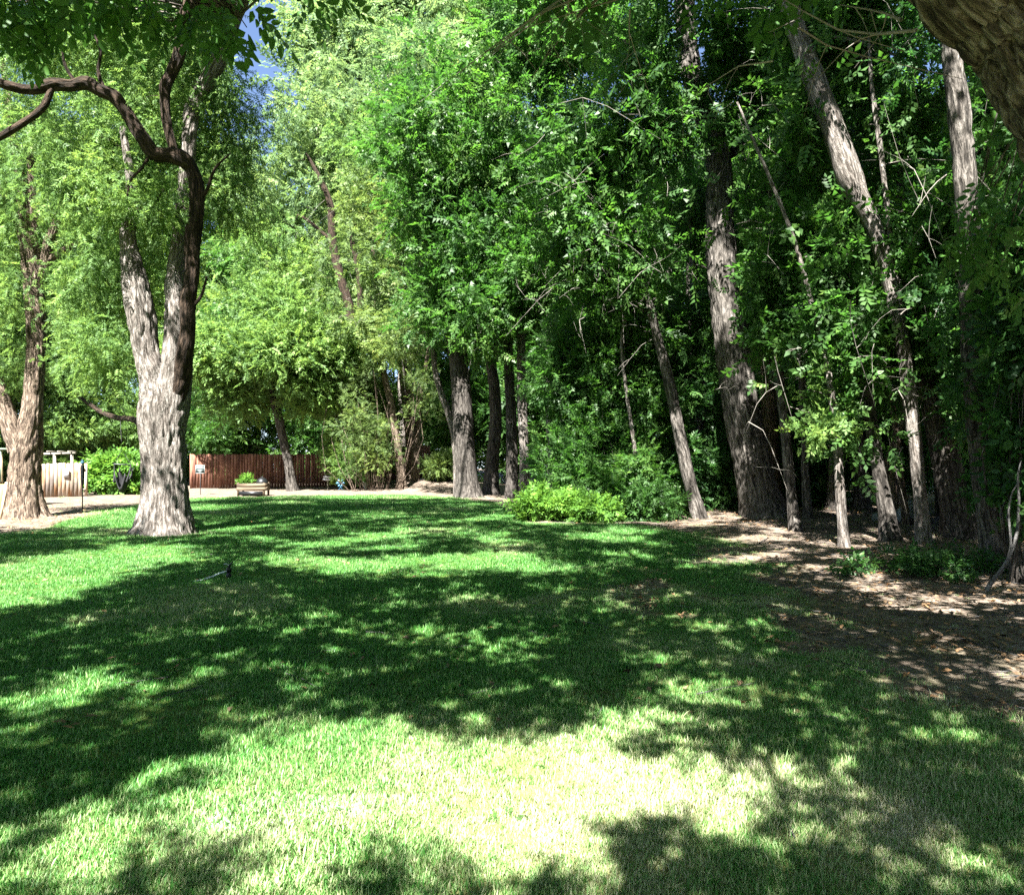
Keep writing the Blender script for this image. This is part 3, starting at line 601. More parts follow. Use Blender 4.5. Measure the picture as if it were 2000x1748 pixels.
tree('cluster_tree', 'shaggy brown cluster of close stems on the mound', 'tree',
     [(806, 940, 26), (806, 880, 20), (804, 830, 18), (798, 740, 16), (790, 640, 18), (786, 520, 18), (784, 400, 16), (782, 280, 12)], 38.5,
     [(760, 300, 38, 110, 140, 3, 30), (820, 420, 38, 70, 100, 2.2, 14)], 'bark_tan', 'leaf_locust',
     limbs=[[(799, 935, 14), (797, 860, 12), (790, 800, 10), (780, 700, 8)], [(814, 935, 14), (816, 860, 12), (820, 790, 10), (836, 690, 8), (850, 640, 5)]],
     size=.52, per=33, crad=1.15, nseg=16, rough=.03, dead=46, seed=17)
tree('cottonwood_tree', 'dark trunk leaning left in front of the brown board fence', 'tree',
     [(571, 958, 24), (566, 920, 19), (555, 870, 18), (545, 820, 18), (535, 780, 18), (524, 740, 16), (515, 660, 12), (512, 560, 8)], 36.5,
     [(500, 640, 36, 90, 100, 2.4, 26), (590, 740, 36, 70, 60, 2, 16), (470, 760, 36.5, 60, 50, 1.6, 10), (540, 520, 37, 90, 100, 2.4, 24), (430, 690, 34.6, 60, 60, .9, 16), (520, 690, 34.4, 60, 60, .9, 18), (600, 640, 35, 60, 70, .9, 18), (480, 770, 36.2, 70, 26, .6, 14), (620, 770, 36.2, 70, 26, .6, 14), (380, 690, 35.6, 80, 45, .8, 30), (500, 690, 35.6, 80, 45, .8, 30), (620, 695, 35.6, 80, 45, .8, 26)], 'bark_dark', 'leaf_locust', size=.49, per=34, crad=1.1, nseg=16, rough=.025, seed=18)
tree('cottonwood_tree', 'tall pale trunk seen through thin leaves behind the stem cluster', 'tree',
     [(788, 925, 24), (787, 800, 20), (786, 640, 18), (785, 500, 16), (783, 400, 14), (780, 250, 9)], 44,
     [(700, 200, 44, 140, 130, 3.4, 34), (860, 150, 43, 110, 120, 3.2, 26)], 'bark_pale', 'leaf_bright', size=.62, per=36, crad=1.4, nseg=14, rough=.02, dead=24, seed=19)
tree('dark_limbed_tree', 'slender tree behind the fence with black forked limbs against bright leaves', 'tree',
     [(690, 940, 26), (690, 800, 20), (688, 660, 19), (682, 600, 19), (664, 540, 19), (650, 470, 17), (645, 400, 14), (620, 340, 9), (598, 300, 5)], 42,
     [(600, 330, 43.5, 110, 140, 2.4, 34), (690, 380, 44, 80, 120, 2.4, 22), (560, 470, 44, 80, 90, 2.4, 18), (640, 620, 43.6, 80, 70, 1.8, 14)], 'bark_brown', 'leaf_bright',
     limbs=[[(703, 640, 14), (704, 590, 13), (700, 530, 12), (688, 470, 10), (684, 400, 6)], [(664, 545, 8), (620, 542, 6), (575, 535, 4)], [(648, 470, 8), (600, 430, 6), (580, 420, 3)],
            [(672, 640, 9), (640, 600, 8), (620, 560, 6), (600, 540, 3)]],
     size=.52, per=46, crad=1.25, nseg=14, rough=.02, dead=30, seed=20)

# trees massed beyond the fences: one build of each kind, copied with its parts
def copy_tree(src, loc, rz, sc, label, group):
    c = src.copy(); S.collection.objects.link(c); c.location = loc; c.rotation_euler = (0, 0, rz); c.scale = (sc, sc, sc * random.uniform(.92, 1.1))
    c['label'] = label; c['group'] = group
    for ch in src.children:
        k = ch.copy(); S.collection.objects.link(k); k.parent = c
    return c
FAR = 'leafy trees massed beyond the fences'
def far_proto(label, px, d, leafm, h, seed, size=.70):
    def q(z): return HOR - (z - EYE) * FPX / d
    w = FPX / d
    return tree('broadleaf_tree', label, 'tree', [(px, q(0), .5 * w), (px, q(2), .36 * w), (px + .3 * w, q(5), .30 * w), (px + .1 * w, q(9), .2 * w), (px, q(h * .8), .1 * w)], d,
         [(px, q(h * .55), d, 3.4 * w, h * .34 * w, 3.2, 46), (px - 1.4 * w, q(h * .33), d - .8, 2.6 * w, 2.2 * w, 2.6, 26), (px + 1.5 * w, q(h * .36), d - .6, 2.6 * w, 2.4 * w, 2.6, 26), (px, q(h * .85), d, 2.3 * w, 2.2 * w, 2.2, 22), (px, q(2.2), d, 3 * w, 1.4 * w, 2., 16)],
         'bark_dark', leafm, group=FAR, size=size, per=34, crad=1.35, nseg=12, rough=.02, seed=seed, kind='ash')
fa = far_proto('pale yellow-green leafy tree beyond the fence, just left of the sky gap', 440, 52, 'leaf_bright', 25, 31)
fb = far_proto('mid-green leafy tree rising behind the small weathered fence and arbor', 110, 46, 'leaf_locust', 21, 32)
fc = far_proto('deep green leafy tree massed behind the brown fence above the planter', 500, 48, 'leaf_ash', 17, 33)
for src, px, d, sc, lab in [
        (fb, 20, 40, .95, 'mid-green leafy tree behind the forked tan-barked tree'), (fb, -90, 36, .9, 'mid-green leafy tree cut off by the left edge'), (fb, 330, 50, 1.45, 'mid-green tree directly behind the thick pale-barked tree'),
        (fa, 640, 58, 1.55, 'pale yellow-green tree beyond the fence, just right of the sky gap'), (fb, 380, 47, .55, 'small mid-green tree behind the yard sign and fence end'), (fb, 210, 56, 1.75, 'tallest mid-green tree behind the vine hedge'),
        (fc, 640, 47, .62, 'deep green tree behind the brown fence right of the leaning trunk'), (fc, 420, 45, .45, 'low deep green tree behind the left end of the brown fence'),
        (fa, 760, 62, 1.75, 'pale yellow-green tree seen through gaps above the mound'), (fc, 770, 48, .62, 'deep green tree behind the shaggy stem cluster'), (fc, 880, 47, .9, 'deep green tree behind the stout dark trunk at the lawn edge'),
        (fc, 1000, 46, 1.05, 'deep green tree far behind the pale straight trunk'), (fb, 130, 39, .42, 'low mid-green tree overhanging the weathered fence'), (fb, 250, 41, .42, 'low mid-green tree overhanging the vine hedge'),
        (fc, 1120, 44, 1.05, 'deep green tree far behind the dense bushes'), (fa, 1010, 60, 1.9, 'tall pale tree far back above the dense bushes'), (fa, 890, 66, 1.95, 'tall pale tree farthest back above the middle of the lawn')]:
    x = (px - 1000) / FPX * d
    copy_tree(src, (x, d, float(gz(x, d))), random.uniform(0, 6.28), sc, lab, FAR)

BK = 'unseen trees added behind and beside the viewer to block sky light'  # out-of-view trees, added to close in the lawn and cut sky light
for src, x, y, sc, lab in [(fb, -17, -11, .72, 'behind the viewer on the left'), (fc, -9, -13, .72, 'behind the viewer, left of centre'), (fc, 0, -12, .72, 'straight behind the viewer'), (fc, 8, -12, .8, 'behind the viewer, right of centre'), (fc, 15, -9, 1.0, 'behind the viewer on the right'), (fb, -21, -3, .9, 'left of the viewer'),
                           (fb, -24, 7, .95, 'far left of the viewer'), (fb, -27, 17, .95, 'outside the left edge'), (fc, 17, -1, 1.15, 'right of the viewer'), (fc, 18, 8, 1.2, 'outside the right edge'), (fc, 23, 16, 1.2, 'outside the right edge beyond the grove')]:
    copy_tree(src, (x, y, float(gz(x, y))), random.uniform(0, 6.28), sc, 'unseen leafy tree added to block sky light, ' + lab, BK)

# ------------------------------------------------------------------ the grove on the right
G = 'trees of the shady grove on the right'
def grove(label, trunk, d, blobs, bark, seed, leafm='leaf_ash', limbs=(), dead=16, **k):
    k.setdefault('size', .41); k.setdefault('per', 35); k.setdefault('crad', .95); k.setdefault('nseg', 22); k.setdefault('rough', .03)
    if d < 17: k.setdefault('kind', 'compound')
    return tree('grove_tree', label, 'tree', trunk, d, blobs, bark, leafm, limbs, group=G, dead=dead, seed=seed, **k)
grove('big leaning trunk of the grove with broad sunlit patches on its bark',
      [(1492, 1018, 96), (1482, 960, 80), (1466, 880, 74), (1448, 800, 72), (1432, 700, 70), (1420, 600, 66), (1410, 520, 62), (1405, 420, 56), (1404, 330, 52), (1395, 270, 48), (1365, 190, 44), (1345, 110, 42), (1338, 20, 40), (1330, -120, 30), (1320, -300, 20)], 19.3,
      [(1260, 250, 17.6, 130, 110, 2., 40), (1200, 430, 17.6, 110, 90, 1.8, 34), (1130, 330, 18, 90, 110, 1.8, 26), (1470, 120, 18.5, 90, 110, 1.8, 24), (1330, 80, 17.8, 110, 90, 1.8, 26), (1270, 520, 18.2, 70, 50, 1.2, 14), (1400, -180, 18, 300, 120, 3, 40)],
      'bark_grey', 41, nseg=80, rough=.045, flare=.7, dead=40, step=.09,
      limbs=[[(1362, 180, 24), (1330, 140, 18), (1270, 110, 12), (1180, 60, 7)], [(1425, 300, 24, 19.6), (1455, 280, 20, 20), (1480, 250, 16, 20.4), (1500, 160, 12, 20.6)]])
grove('dark leaning stem in front of the dense bushes left of the big trunk',
      [(1368, 1012, 34), (1352, 960, 28), (1338, 900, 26), (1325, 840, 24), (1312, 770, 24), (1298, 710, 22), (1284, 660, 20), (1270, 600, 18), (1255, 540, 14), (1240, 440, 8)], 19.5,
      [(1190, 560, 19, 70, 60, 1.4, 18), (1150, 480, 18.6, 80, 80, 1.6, 22), (1250, 640, 20, 50, 50, 1, 8)], 'bark_grey', 42, dead=26)
grove('slim grey stem standing between the big trunk and the pale sunlit stem',
      [(1556, 1040, 28), (1550, 1000, 24), (1543, 940, 22), (1535, 860, 20), (1526, 780, 19), (1518, 700, 18), (1512, 600, 15), (1508, 460, 11), (1500, 320, 7)], 16.4,
      [(1540, 560, 16, 60, 70, 1.1, 12), (1480, 420, 16.4, 60, 80, 1.2, 12), (1525, 690, 15.6, 55, 40, .7, 9)], 'bark_grey', 43, dead=12)
grove('thin pale sunlit stem with small leafy sprays at the edge of the dirt',
      [(1648, 1072, 24), (1646, 1040, 20), (1641, 960, 19), (1634, 850, 17), (1624, 770, 15), (1612, 700, 11), (1590, 612, 10), (1553, 475, 8), (1502, 345, 7), (1478, 290, 6), (1440, 200, 4)], 13.9,
      [(1590, 850, 13.6, 50, 26, .6, 7), (1650, 830, 13.4, 34, 30, .5, 4), (1560, 740, 13.8, 40, 30, .6, 5)], 'bark_pale', 44, leafm='leaf_locust', per=22, crad=.42, size=.26, dead=8, nseg=18, rough=.012)
grove('dark stem leaning left with a pale stripe down its right side',
      [(1738, 1062, 42), (1732, 1010, 32), (1722, 950, 28), (1710, 880, 25), (1698, 800, 23), (1688, 730, 21), (1676, 650, 18), (1664, 570, 16), (1650, 460, 11), (1640, 330, 7)], 14.6,
      [(1640, 620, 14.4, 60, 60, 1, 12), (1600, 480, 15, 60, 70, 1.1, 12), (1690, 720, 14.1, 60, 50, .8, 10), (1700, 840, 14., 40, 40, .6, 5)], 'bark_dark', 45, dead=12)
grove('long pale trunk leaning left from the boulder, broken and knobbed halfway up',
      [(1803, 1066, 34), (1800, 1000, 27), (1792, 920, 26), (1782, 830, 28), (1772, 740, 28), (1762, 660, 30), (1746, 580, 34), (1728, 510, 38), (1705, 440, 36), (1676, 385, 42), (1660, 350, 52), (1640, 290, 48), (1615, 220, 46), (1588, 150, 44), (1560, 70, 40), (1534, -10, 36), (1490, -140, 26)], 14.2,
      [(1790, 560, 14, 70, 60, 1, 14), (1560, 230, 14.6, 60, 60, 1, 12), (1760, 250, 14.6, 90, 80, 1.3, 22), (1700, 60, 14.5, 140, 70, 1.6, 26), (1640, -160, 14, 260, 100, 2.4, 30), (1840, 420, 13.8, 60, 60, 1, 12)], 'bark_pale', 46, nseg=30, rough=.025, dead=40,
      limbs=[[(1742, 560, 15), (1738, 480, 13), (1730, 380, 11), (1718, 280, 10), (1704, 180, 9), (1695, 60, 7)], [(1588, 66, 9), (1660, 78, 7), (1730, 100, 5), (1800, 140, 3)]])
grove('broad dark trunk leaning left right of the mossy boulder',
      [(1880, 1062, 80), (1870, 1010, 64), (1858, 950, 56), (1845, 880, 52), (1830, 810, 50), (1812, 740, 46), (1798, 690, 40), (1780, 600, 30), (1765, 460, 20), (1755, 300, 12)], 15.0,
      [(1860, 600, 14.6, 80, 70, 1.2, 18), (1900, 480, 14.4, 70, 80, 1.2, 18), (1780, 480, 15.4, 70, 70, 1.2, 12), (1850, 680, 14.2, 70, 50, .8, 12), (1900, 760, 14.2, 60, 50, .8, 10)], 'bark_dark', 47, nseg=32, rough=.04, flare=.6, dead=26)
grove('dark trunk with spreading roots nearest the right edge',
      [(1950, 1108, 86), (1944, 1060, 60), (1930, 980, 52), (1918, 900, 48), (1908, 800, 46), (1900, 680, 44), (1896, 560, 42), (1890, 430, 42), (1882, 310, 42), (1872, 210, 42), (1860, 120, 38), (1850, 0, 32), (1840, -160, 22)], 11.4,
      [(1940, 560, 11, 70, 80, 1, 18), (1960, 760, 11, 60, 80, .8, 14), (1900, 330, 11.6, 60, 60, .9, 12), (1860, 40, 12, 100, 60, 1.4, 16), (1980, 950, 11.4, 60, 60, .7, 8)], 'bark_grey', 48, leafm='leaf_deep', size=.27, crad=.7, nseg=34, rough=.03, flare=.6, dead=40, step=.12)
grove('brown upright trunk close behind the big leaning trunk',
      [(1512, 1000, 46), (1508, 950, 36), (1504, 850, 32), (1500, 700, 30), (1497, 560, 29), (1495, 420, 27), (1494, 300, 25), (1494, 180, 22), (1490, 20, 16)], 21.5,
      [(1560, 330, 21, 80, 120, 1.8, 20), (1570, 620, 21, 70, 90, 1.6, 16), (1560, 100, 21, 100, 100, 2, 20)], 'bark_tan', 49, dead=12)
grove('short brown stem curving right behind the dark striped stem',
      [(1746, 1010, 34), (1742, 960, 26), (1738, 910, 24), (1748, 870, 22), (1764, 800, 18), (1775, 700, 14), (1780, 560, 8)], 18,
      [(1690, 660, 18.5, 60, 90, 1.5, 16), (1800, 700, 18.5, 60, 70, 1.4, 14)], 'bark_tan', 50, dead=8)
grove('pale trunk half hidden by leaves left of the big trunk',
      [(1384, 1005, 34), (1376, 930, 28), (1370, 840, 26), (1366, 740, 24), (1358, 600, 20), (1352, 460, 16), (1350, 300, 10)], 23,
      [(1330, 640, 22.4, 60, 70, 1.5, 14), (1440, 520, 23.5, 70, 120, 1.8, 20), (1340, 400, 23, 70, 90, 1.8, 18)], 'bark_pale', 51, dead=10)
grove('pale grey trunk deep in the grove above the leaning dark stem',
      [(1336, 1000, 26), (1328, 900, 22), (1318, 760, 20), (1312, 660, 20), (1306, 560, 18), (1300, 420, 14), (1296, 280, 8)], 26,
      [(1280, 400, 26, 90, 120, 2.2, 24), (1230, 640, 26, 70, 90, 2, 16)], 'bark_pale', 52, dead=8)
grove('very dark straight trunk deep between the leaning stem and big trunk',
      [(1352, 1000, 28), (1352, 850, 24), (1350, 650, 22), (1350, 450, 16), (1350, 250, 9)], 28.5,
      [(1400, 300, 28, 110, 140, 2.4, 26), (1420, 700, 28, 80, 100, 2, 16)], 'bark_dark', 53, dead=6)
grove('dark trunk with a pale foot standing behind the thin sunlit stem',
      [(1686, 1012, 40), (1682, 960, 30), (1678, 880, 28), (1672, 760, 26), (1664, 600, 22), (1656, 420, 15), (1650, 250, 8)], 20.5,
      [(1640, 320, 20, 90, 120, 1.8, 26), (1720, 420, 20, 80, 110, 1.8, 22), (1640, 760, 21, 60, 80, 1.5, 12)], 'bark_dark', 54, dead=10)
grove('grey trunk far back in the grove, glimpsed right of the boulder',
      [(1935, 1000, 40), (1932, 900, 32), (1930, 700, 28), (1925, 500, 22), (1915, 300, 14)], 22,
      [(1880, 320, 21, 100, 130, 2, 30), (1960, 600, 21, 90, 120, 2, 22), (1830, 800, 22, 70, 80, 1.8, 12), (1980, 200, 20, 90, 130, 2, 22)], 'bark_grey', 55, dead=8)
grove('dark trunk far back in the grove, glimpsed left of the boulder',
      [(1590, 990, 34), (1592, 900, 28), (1596, 700, 25), (1600, 500, 20), (1606, 300, 12)], 26,
      [(1600, 200, 26, 120, 140, 2.6, 30), (1680, 140, 26, 100, 120, 2.4, 22), (1610, 520, 26, 80, 100, 2.2, 18), (1600, 820, 27, 80, 80, 2, 14)], 'bark_dark', 56, dead=6)
for lab, tr, d, bl, bk, sd in [
        ('slim grey stem rising beside the brown upright trunk', [(1578, 1002, 20), (1572, 900, 15), (1568, 780, 14), (1558, 600, 12), (1556, 400, 9), (1560, 250, 5)], 18.5, [(1560, 300, 18.5, 50, 60, 1, 8)], 'bark_grey', 61),
        ('thin stem leaning left just behind the long pale leaning trunk', [(1772, 1006, 17), (1756, 900, 13), (1742, 760, 12), (1728, 600, 10), (1716, 430, 7), (1712, 300, 4)], 17.2, [(1700, 330, 17.4, 50, 60, 1, 8)], 'bark_tan', 62),
        ('thin grey stem between the boulder and the broad dark trunk', [(1838, 1012, 19), (1828, 900, 14), (1818, 760, 12), (1806, 560, 9), (1800, 380, 5)], 18.8, [(1800, 420, 18.8, 50, 60, 1, 8)], 'bark_grey', 63),
        ('dark upright stem glimpsed just right of the big leaning trunk', [(1462, 1000, 30), (1464, 860, 24), (1460, 660, 22), (1458, 440, 18), (1456, 240, 12)], 24.5, [(1460, 300, 24.5, 60, 80, 1.5, 10)], 'bark_dark', 64),
        ('slim pale stem behind the thin sunlit stem', [(1622, 1000, 20), (1626, 900, 16), (1630, 760, 14), (1638, 560, 11), (1646, 380, 7)], 20.5, [(1650, 420, 20.5, 50, 70, 1.2, 8)], 'bark_pale', 65),
        ('slim pale stem in the shade behind the dark bush by the bright shrub', [(1078, 968, 18), (1076, 900, 14), (1072, 820, 13), (1070, 700, 11), (1074, 540, 7)], 27, [(1080, 560, 27, 50, 60, 1.4, 8)], 'bark_pale', 66),
        ('curving pale sapling arching through the dense bushes', [(1255, 1000, 10), (1240, 880, 8), (1220, 740, 7), (1214, 660, 6), (1228, 580, 5), (1240, 520, 3)], 19.8, [(1240, 520, 19.8, 30, 30, .6, 4)], 'bark_pale', 67)]:
    grove(lab, tr, d, bl, bk, sd, dead=6, nseg=14, rough=.012, flare=.25)
# dense wood behind the grove
WD = 'trees deep in the wood behind the grove'
for px, d, sc, lab in [(1240, 40, 1.05, 'behind the leaning dark stem'), (1370, 36, .95, 'behind the half hidden pale trunk'), (1470, 33, .9, 'behind the big leaning trunk'), (1600, 34, 1.0, 'behind the thin sunlit stem'), (1740, 31, .9, 'behind the boulder'),
                       (1880, 30, .9, 'behind the broad dark trunk'), (2060, 28, .95, 'at the right edge'), (2000, 40, 1.2, 'farthest back at the right'), (1680, 44, 1.3, 'farthest back above the boulder'), (1480, 48, 1.4, 'farthest back above the big trunk')]:
    x = (px - 1000) / FPX * d
    copy_tree(fc, (x, d, float(gz(x, d))), random.uniform(0, 6.28), sc, 'dark leafy tree deep in the wood ' + lab, WD)

# ------------------------------------------------------------------ trees whose crowns shade the lawn from beside and behind the viewer
def inpoly(x, y, poly):
    r = np.zeros(x.shape, bool); n = len(poly)
    for i in range(n):
        x0, y0 = poly[i]; x1, y1 = poly[(i + 1) % n]
        c = ((y0 > y) != (y1 > y)) & (x < (x1 - x0) * (y - y0) / (y1 - y0 + 1e-9) + x0); r ^= c
    return r
POLY = [([(395, 1490), (560, 1440), (700, 1425), (720, 1480), (980, 1490), (1060, 1440), (1160, 1425), (1420, 1440), (1400, 1500), (1180, 1490), (1160, 1540), (1300, 1560), (1500, 1530), (1420, 1600), (1240, 1620), (1190, 1690), (900, 1670), (560, 1680), (480, 1640), (520, 1590), (430, 1550)], .97),
        ([(-200, 1650), (0, 1640), (220, 1610), (470, 1650), (560, 1900), (-200, 1900)], .66),
        ([(520, 1700), (1200, 1700), (1300, 1900), (400, 1900)], .45),
        ([(-200, 1130), (0, 1105), (120, 1085), (300, 1062), (390, 1066), (350, 1100), (200, 1145), (0, 1190), (-200, 1210)], .97),
        ([(480, 1095), (640, 1046), (900, 1030), (1250, 1040), (1300, 1090), (1000, 1132), (700, 1135), (560, 1118)], .74),
        ([(-300, 940), (1000, 940), (1020, 1020), (700, 1035), (-300, 1075)], .40),
        ([(100, 1460), (330, 1385), (560, 1395), (700, 1400), (640, 1440), (380, 1470), (180, 1500)], .30),
        ([(-300, 1440), (250, 1470), (400, 1480), (400, 1560), (300, 1610), (0, 1640), (-300, 1650)], .03), ([(1250, 1650), (1480, 1610), (2100, 1440), (2200, 1900), (1250, 1900)], .05)]
FLECK = [(1750, 1425, 85, 26), (1320, 1370, 60, 22), (1500, 1345, 35, 14), (1565, 1470, 40, 16), (1820, 1610, 80, 40), (1770, 1715, 90, 30), (1560, 1590, 60, 22), (1560, 1180, 120, 12), (1730, 1185, 110, 12), (1900, 1170, 90, 9),
         (1620, 1120, 70, 8), (1450, 1100, 90, 10), (1300, 1160, 60, 14), (1260, 1280, 50, 18), (1000, 1240, 70, 22), (860, 1370, 60, 20), (520, 1290, 60, 16), (330, 1330, 50, 14), (640, 1210, 60, 14), (420, 1240, 60, 12), (120, 1350, 50, 14), (760, 1170, 50, 10),
         (920, 1160, 50, 10), (1050, 1370, 80, 20), (1660, 1390, 60, 14), (1880, 1330, 50, 8), (250, 1560, 40, 26), (120, 1590, 60, 30), (60, 1240, 50, 12), (200, 1200, 60, 10), (560, 1340, 50, 14), (1160, 1340, 60, 16)]
def lit(x, y):
    px, py = to_px(x, y); p = np.full(x.shape, .19)
    for poly, v in POLY:
        k = inpoly(px, py, poly)
        if v > .9:
            for a in range(8):
                qx, qy = to_px(x + .32 * math.cos(a * .785), y + .32 * math.sin(a * .785)); k |= inpoly(qx, qy, poly)
        p = np.where(k, v, p)
    for a, b_, rx, ry in FLECK: p = np.maximum(p, .95 * np.exp(-(((px - a) / rx)**2 + ((py - b_) / ry)**2)))
    p = np.where((px > 1050) & (py < 1040), np.where(px > 1400, .13, .42), p)
    return np.where(y < 1.5, .5, p)
st = .34
X, Y = np.meshgrid(np.arange(-15, 17, st), np.arange(.2, 30, st)); X = (X + rng.uniform(-.5, .5, X.shape) * st).ravel(); Y = (Y + rng.uniform(-.5, .5, Y.shape) * st).ravel()
nn = .55 * fbm(X * .9 + .35 * Y, Y * 1.1, s=61, o=3) + .45 * fbm(X * 2.3, Y * 2.3 + X, s=66, o=2); nn = (np.argsort(np.argsort(nn)) + .5) / len(nn)          # flecks of sun, evenly ranked 0..1
px, py = to_px(X, Y)
ok = nn > lit(X, Y)
ok &= ~((Y > 17) & (px < 500)) & ~((Y > 29) & (px < 1000)) & ~((Y > 14.2) & (px < 380) & ((Y > 19.5) | (nn < .5))) & (np.abs(X) < .74 * Y + 1.3)
X, Y = X[ok], Y[ok]
px, py = to_px(X, Y)
h = 5.4 + 1.3 * fbm(X * .25, Y * .25, s=77) + np.maximum(0, (.64 * Y + 2.6) / 1.45 - 5.4) + np.where((px > 1050) & (Y > 14), 3.0, 0) + rng.uniform(-.4, .4, len(X))
ts = np.array(to_sun) / to_sun.z
CC = np.stack([X, Y, 0 * X], -1) + ts * h[:, None]
px2 = 1000 + CC[:, 0] / np.maximum(CC[:, 1], .3) * FPX; py2 = HOR - (CC[:, 2] - EYE) / np.maximum(CC[:, 1], .3) * FPX
back = (Y > 15.5) & (px < 1050)
vis = (CC[:, 1] > .3) & (px2 > -60) & (px2 < 2060) & (py2 > -60); CC, back = CC[~vis], back[~vis]

LEAN = [(np.array([4.55, 4.3, -.2]), .52), (np.array([4.35, 4.4, .8]), .44), (np.array([3.95, 4.5, 2.5]), .40), (P(2078, 112, 4.5), .375), (P(1975, -15, 4.5), .36), (P(1872, -118, 4.45), .345), (np.array([1.75, 4.2, 6.0]), .31), (np.array([.7, 3.6, 7.4]), .24), (np.array([.1, 2.8, 9.2]), .15), (np.array([-.2, 2.2, 10.6]), .06)]
LEFT = [(np.array([-8.2, 2.6, -.2]), .50), (np.array([-8.0, 2.6, 1.5]), .42), (np.array([-7.6, 2.5, 4]), .38), (np.array([-6.9, 2.3, 6.5]), .28), (np.array([-6.3, 2., 9]), .16), (np.array([-6, 1.8, 11]), .06)]
RIGHT = [(np.array([10.5, 6.4, -.2]), .46), (np.array([10.4, 6.4, 2]), .38), (np.array([10, 6.5, 6]), .32), (np.array([9.4, 6.8, 10]), .24), (np.array([9, 7.2, 14]), .12), (np.array([8.8, 7.4, 16.5]), .05)]
skel = [LEAN, LEFT, RIGHT]
cen = np.array([[.8, 2.5, 7.], [-6.3, 2., 7.], [8.8, 7.5, 12.]])
own = np.where(back, 3, np.argmin(np.linalg.norm((CC[:, None] - cen[None]) * np.array([1, .8, .3]), axis=2), axis=1))
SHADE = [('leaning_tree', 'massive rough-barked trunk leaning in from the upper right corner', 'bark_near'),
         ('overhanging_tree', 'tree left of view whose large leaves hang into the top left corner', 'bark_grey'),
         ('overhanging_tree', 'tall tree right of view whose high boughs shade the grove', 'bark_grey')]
# leafy ends that hang into the picture
def hang(rows):
    return np.concatenate([P(px, py, d) + rng.normal(0, 1, (n, 3)) * np.array([sx / FPX * d, .25, sy / FPX * d]) for px, py, d, sx, sy, n in rows])
HANG = [hang([(1100, -40, 6.5, 150, 30, 10), (1350, -50, 6.0, 120, 30, 8), (1560, -30, 5.6, 60, 20, 4)]),
        hang([(40, 20, 6.2, 60, 26, 12), (170, 10, 6.2, 80, 30, 12), (320, 8, 6.0, 70, 22, 10), (450, 0, 6.0, 60, 22, 6), (560, -20, 6.4, 50, 20, 4)]),
        hang([(1960, 420, 7.2, 40, 40, 6), (1920, 480, 7.4, 30, 26, 4), (1990, 560, 7.2, 30, 60, 5), (1985, 300, 7, 30, 40, 4)])]
for k in range(3):
    nm, lab, bk = SHADE[k]; pts = np.array([p for p, r in skel[k]]); rad = np.array([r for p, r in skel[k]])
    base = np.array([pts[0, 0], pts[0, 1], float(gz(pts[0, 0], pts[0, 1]))]); pts[0, 2] = base[2] - .15
    t = thing(nm, lab, 'tree', base)
    tube_obj('trunk', pts, rad, M[bk], t, base, nseg=180 if k == 0 else 32, rough=.05 if k == 0 else .03, lobes=.10, flare=.6, seed=90 + k, step=.032 if k == 0 else .2, bark=17. if k == 0 else 9., along=3.6 if k == 0 else 2.2)
    c = CC[own == k]
    nr = (c - ts * c[:, 2:3])[:, 1] < 5.5      # finer shoots where the shade falls close by
    P1, o1, w1 = clump_points(c[~nr], np.full((~nr).sum(), .24), 11, (1, 1, 1)); Q1, q1, w1 = clump_points(c[nr], np.full(nr.sum(), .2), 22, (1, 1, 1)); sz = np.concatenate([np.full(len(P1), .31), np.full(len(Q1), .21)]); P1 = np.vstack([P1, Q1]); o1 = np.vstack([o1, q1])
    kp = ~sunny(P1); P1, o1, sz = P1[kp], o1[kp], sz[kp]; V, F, idx = sprays(P1, o1, sz, 'broad', .1, .5)
    H = HANG[k]; P2, o2, w2 = clump_points(H, np.full(len(H), .16), 4, (1, 1, 1)); V2, F2, i2 = sprays(P2, o2, .20, 'oval', .9, .5, .2)
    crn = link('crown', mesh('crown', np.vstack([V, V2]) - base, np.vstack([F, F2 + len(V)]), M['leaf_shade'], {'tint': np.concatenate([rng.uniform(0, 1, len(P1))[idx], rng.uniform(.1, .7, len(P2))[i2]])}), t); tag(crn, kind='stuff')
    sk_ = catmull(np.column_stack([pts, rad]), 40)[16:]; tw = []
    cl = c[rng.permutation(len(c))[:260]]
    # main limbs reach the far clumps, thinner boughs leave the limbs
    far = cl[np.argsort(-np.linalg.norm(cl - cen[k], axis=1))][::12][:16]
    for f in far:
        a = sk_[np.argmin(np.linalg.norm(sk_[:, :3] - f, axis=1) + 1.2 * np.maximum(0, sk_[:, 2] - f[2]) + .4 * np.abs(f[2] - sk_[:, 2]))]
        A = bough(a[:3], f, min(.11, a[3] * .6), .10)
        g_ = A[:, :3] - ts * A[:, 2:3]; g_ = catmull(g_, 30)
        if (lit(g_[:, 0], g_[:, 1]) > .9).mean() > .06: continue
        V, F, b = tube(A[:, :3], np.maximum(A[:, 3], .03), 10, step=.3, rough=.01, seed=3); link('limb', mesh('limb', V - base, fixq(F), M[bk], {'buv': b}, True), t)
        sk_ = np.vstack([sk_, catmull(A, 12)])
    for f in np.vstack([cl, H]):
        dd = np.linalg.norm(sk_[:, :3] - f, axis=1) + np.maximum(0, sk_[:, 2] - f[2]) * (.8 if f[2] > 7 else .1); a = sk_[np.argmin(dd)]
        A = bough(a[:3], f, min(a[3] * .6, .02 + .004 * dd.min()), .06); g_ = catmull(A[:, :3] - ts * A[:, 2:3], 20)
        if (lit(g_[:, 0], g_[:, 1]) > .9).mean() < .2: tw.append(A)
    V, F, b = twig_mesh(tw, 5); tag(link('boughs', mesh('boughs', V - base, F, M[bk], {'buv': b}, True), t), kind='stuff')
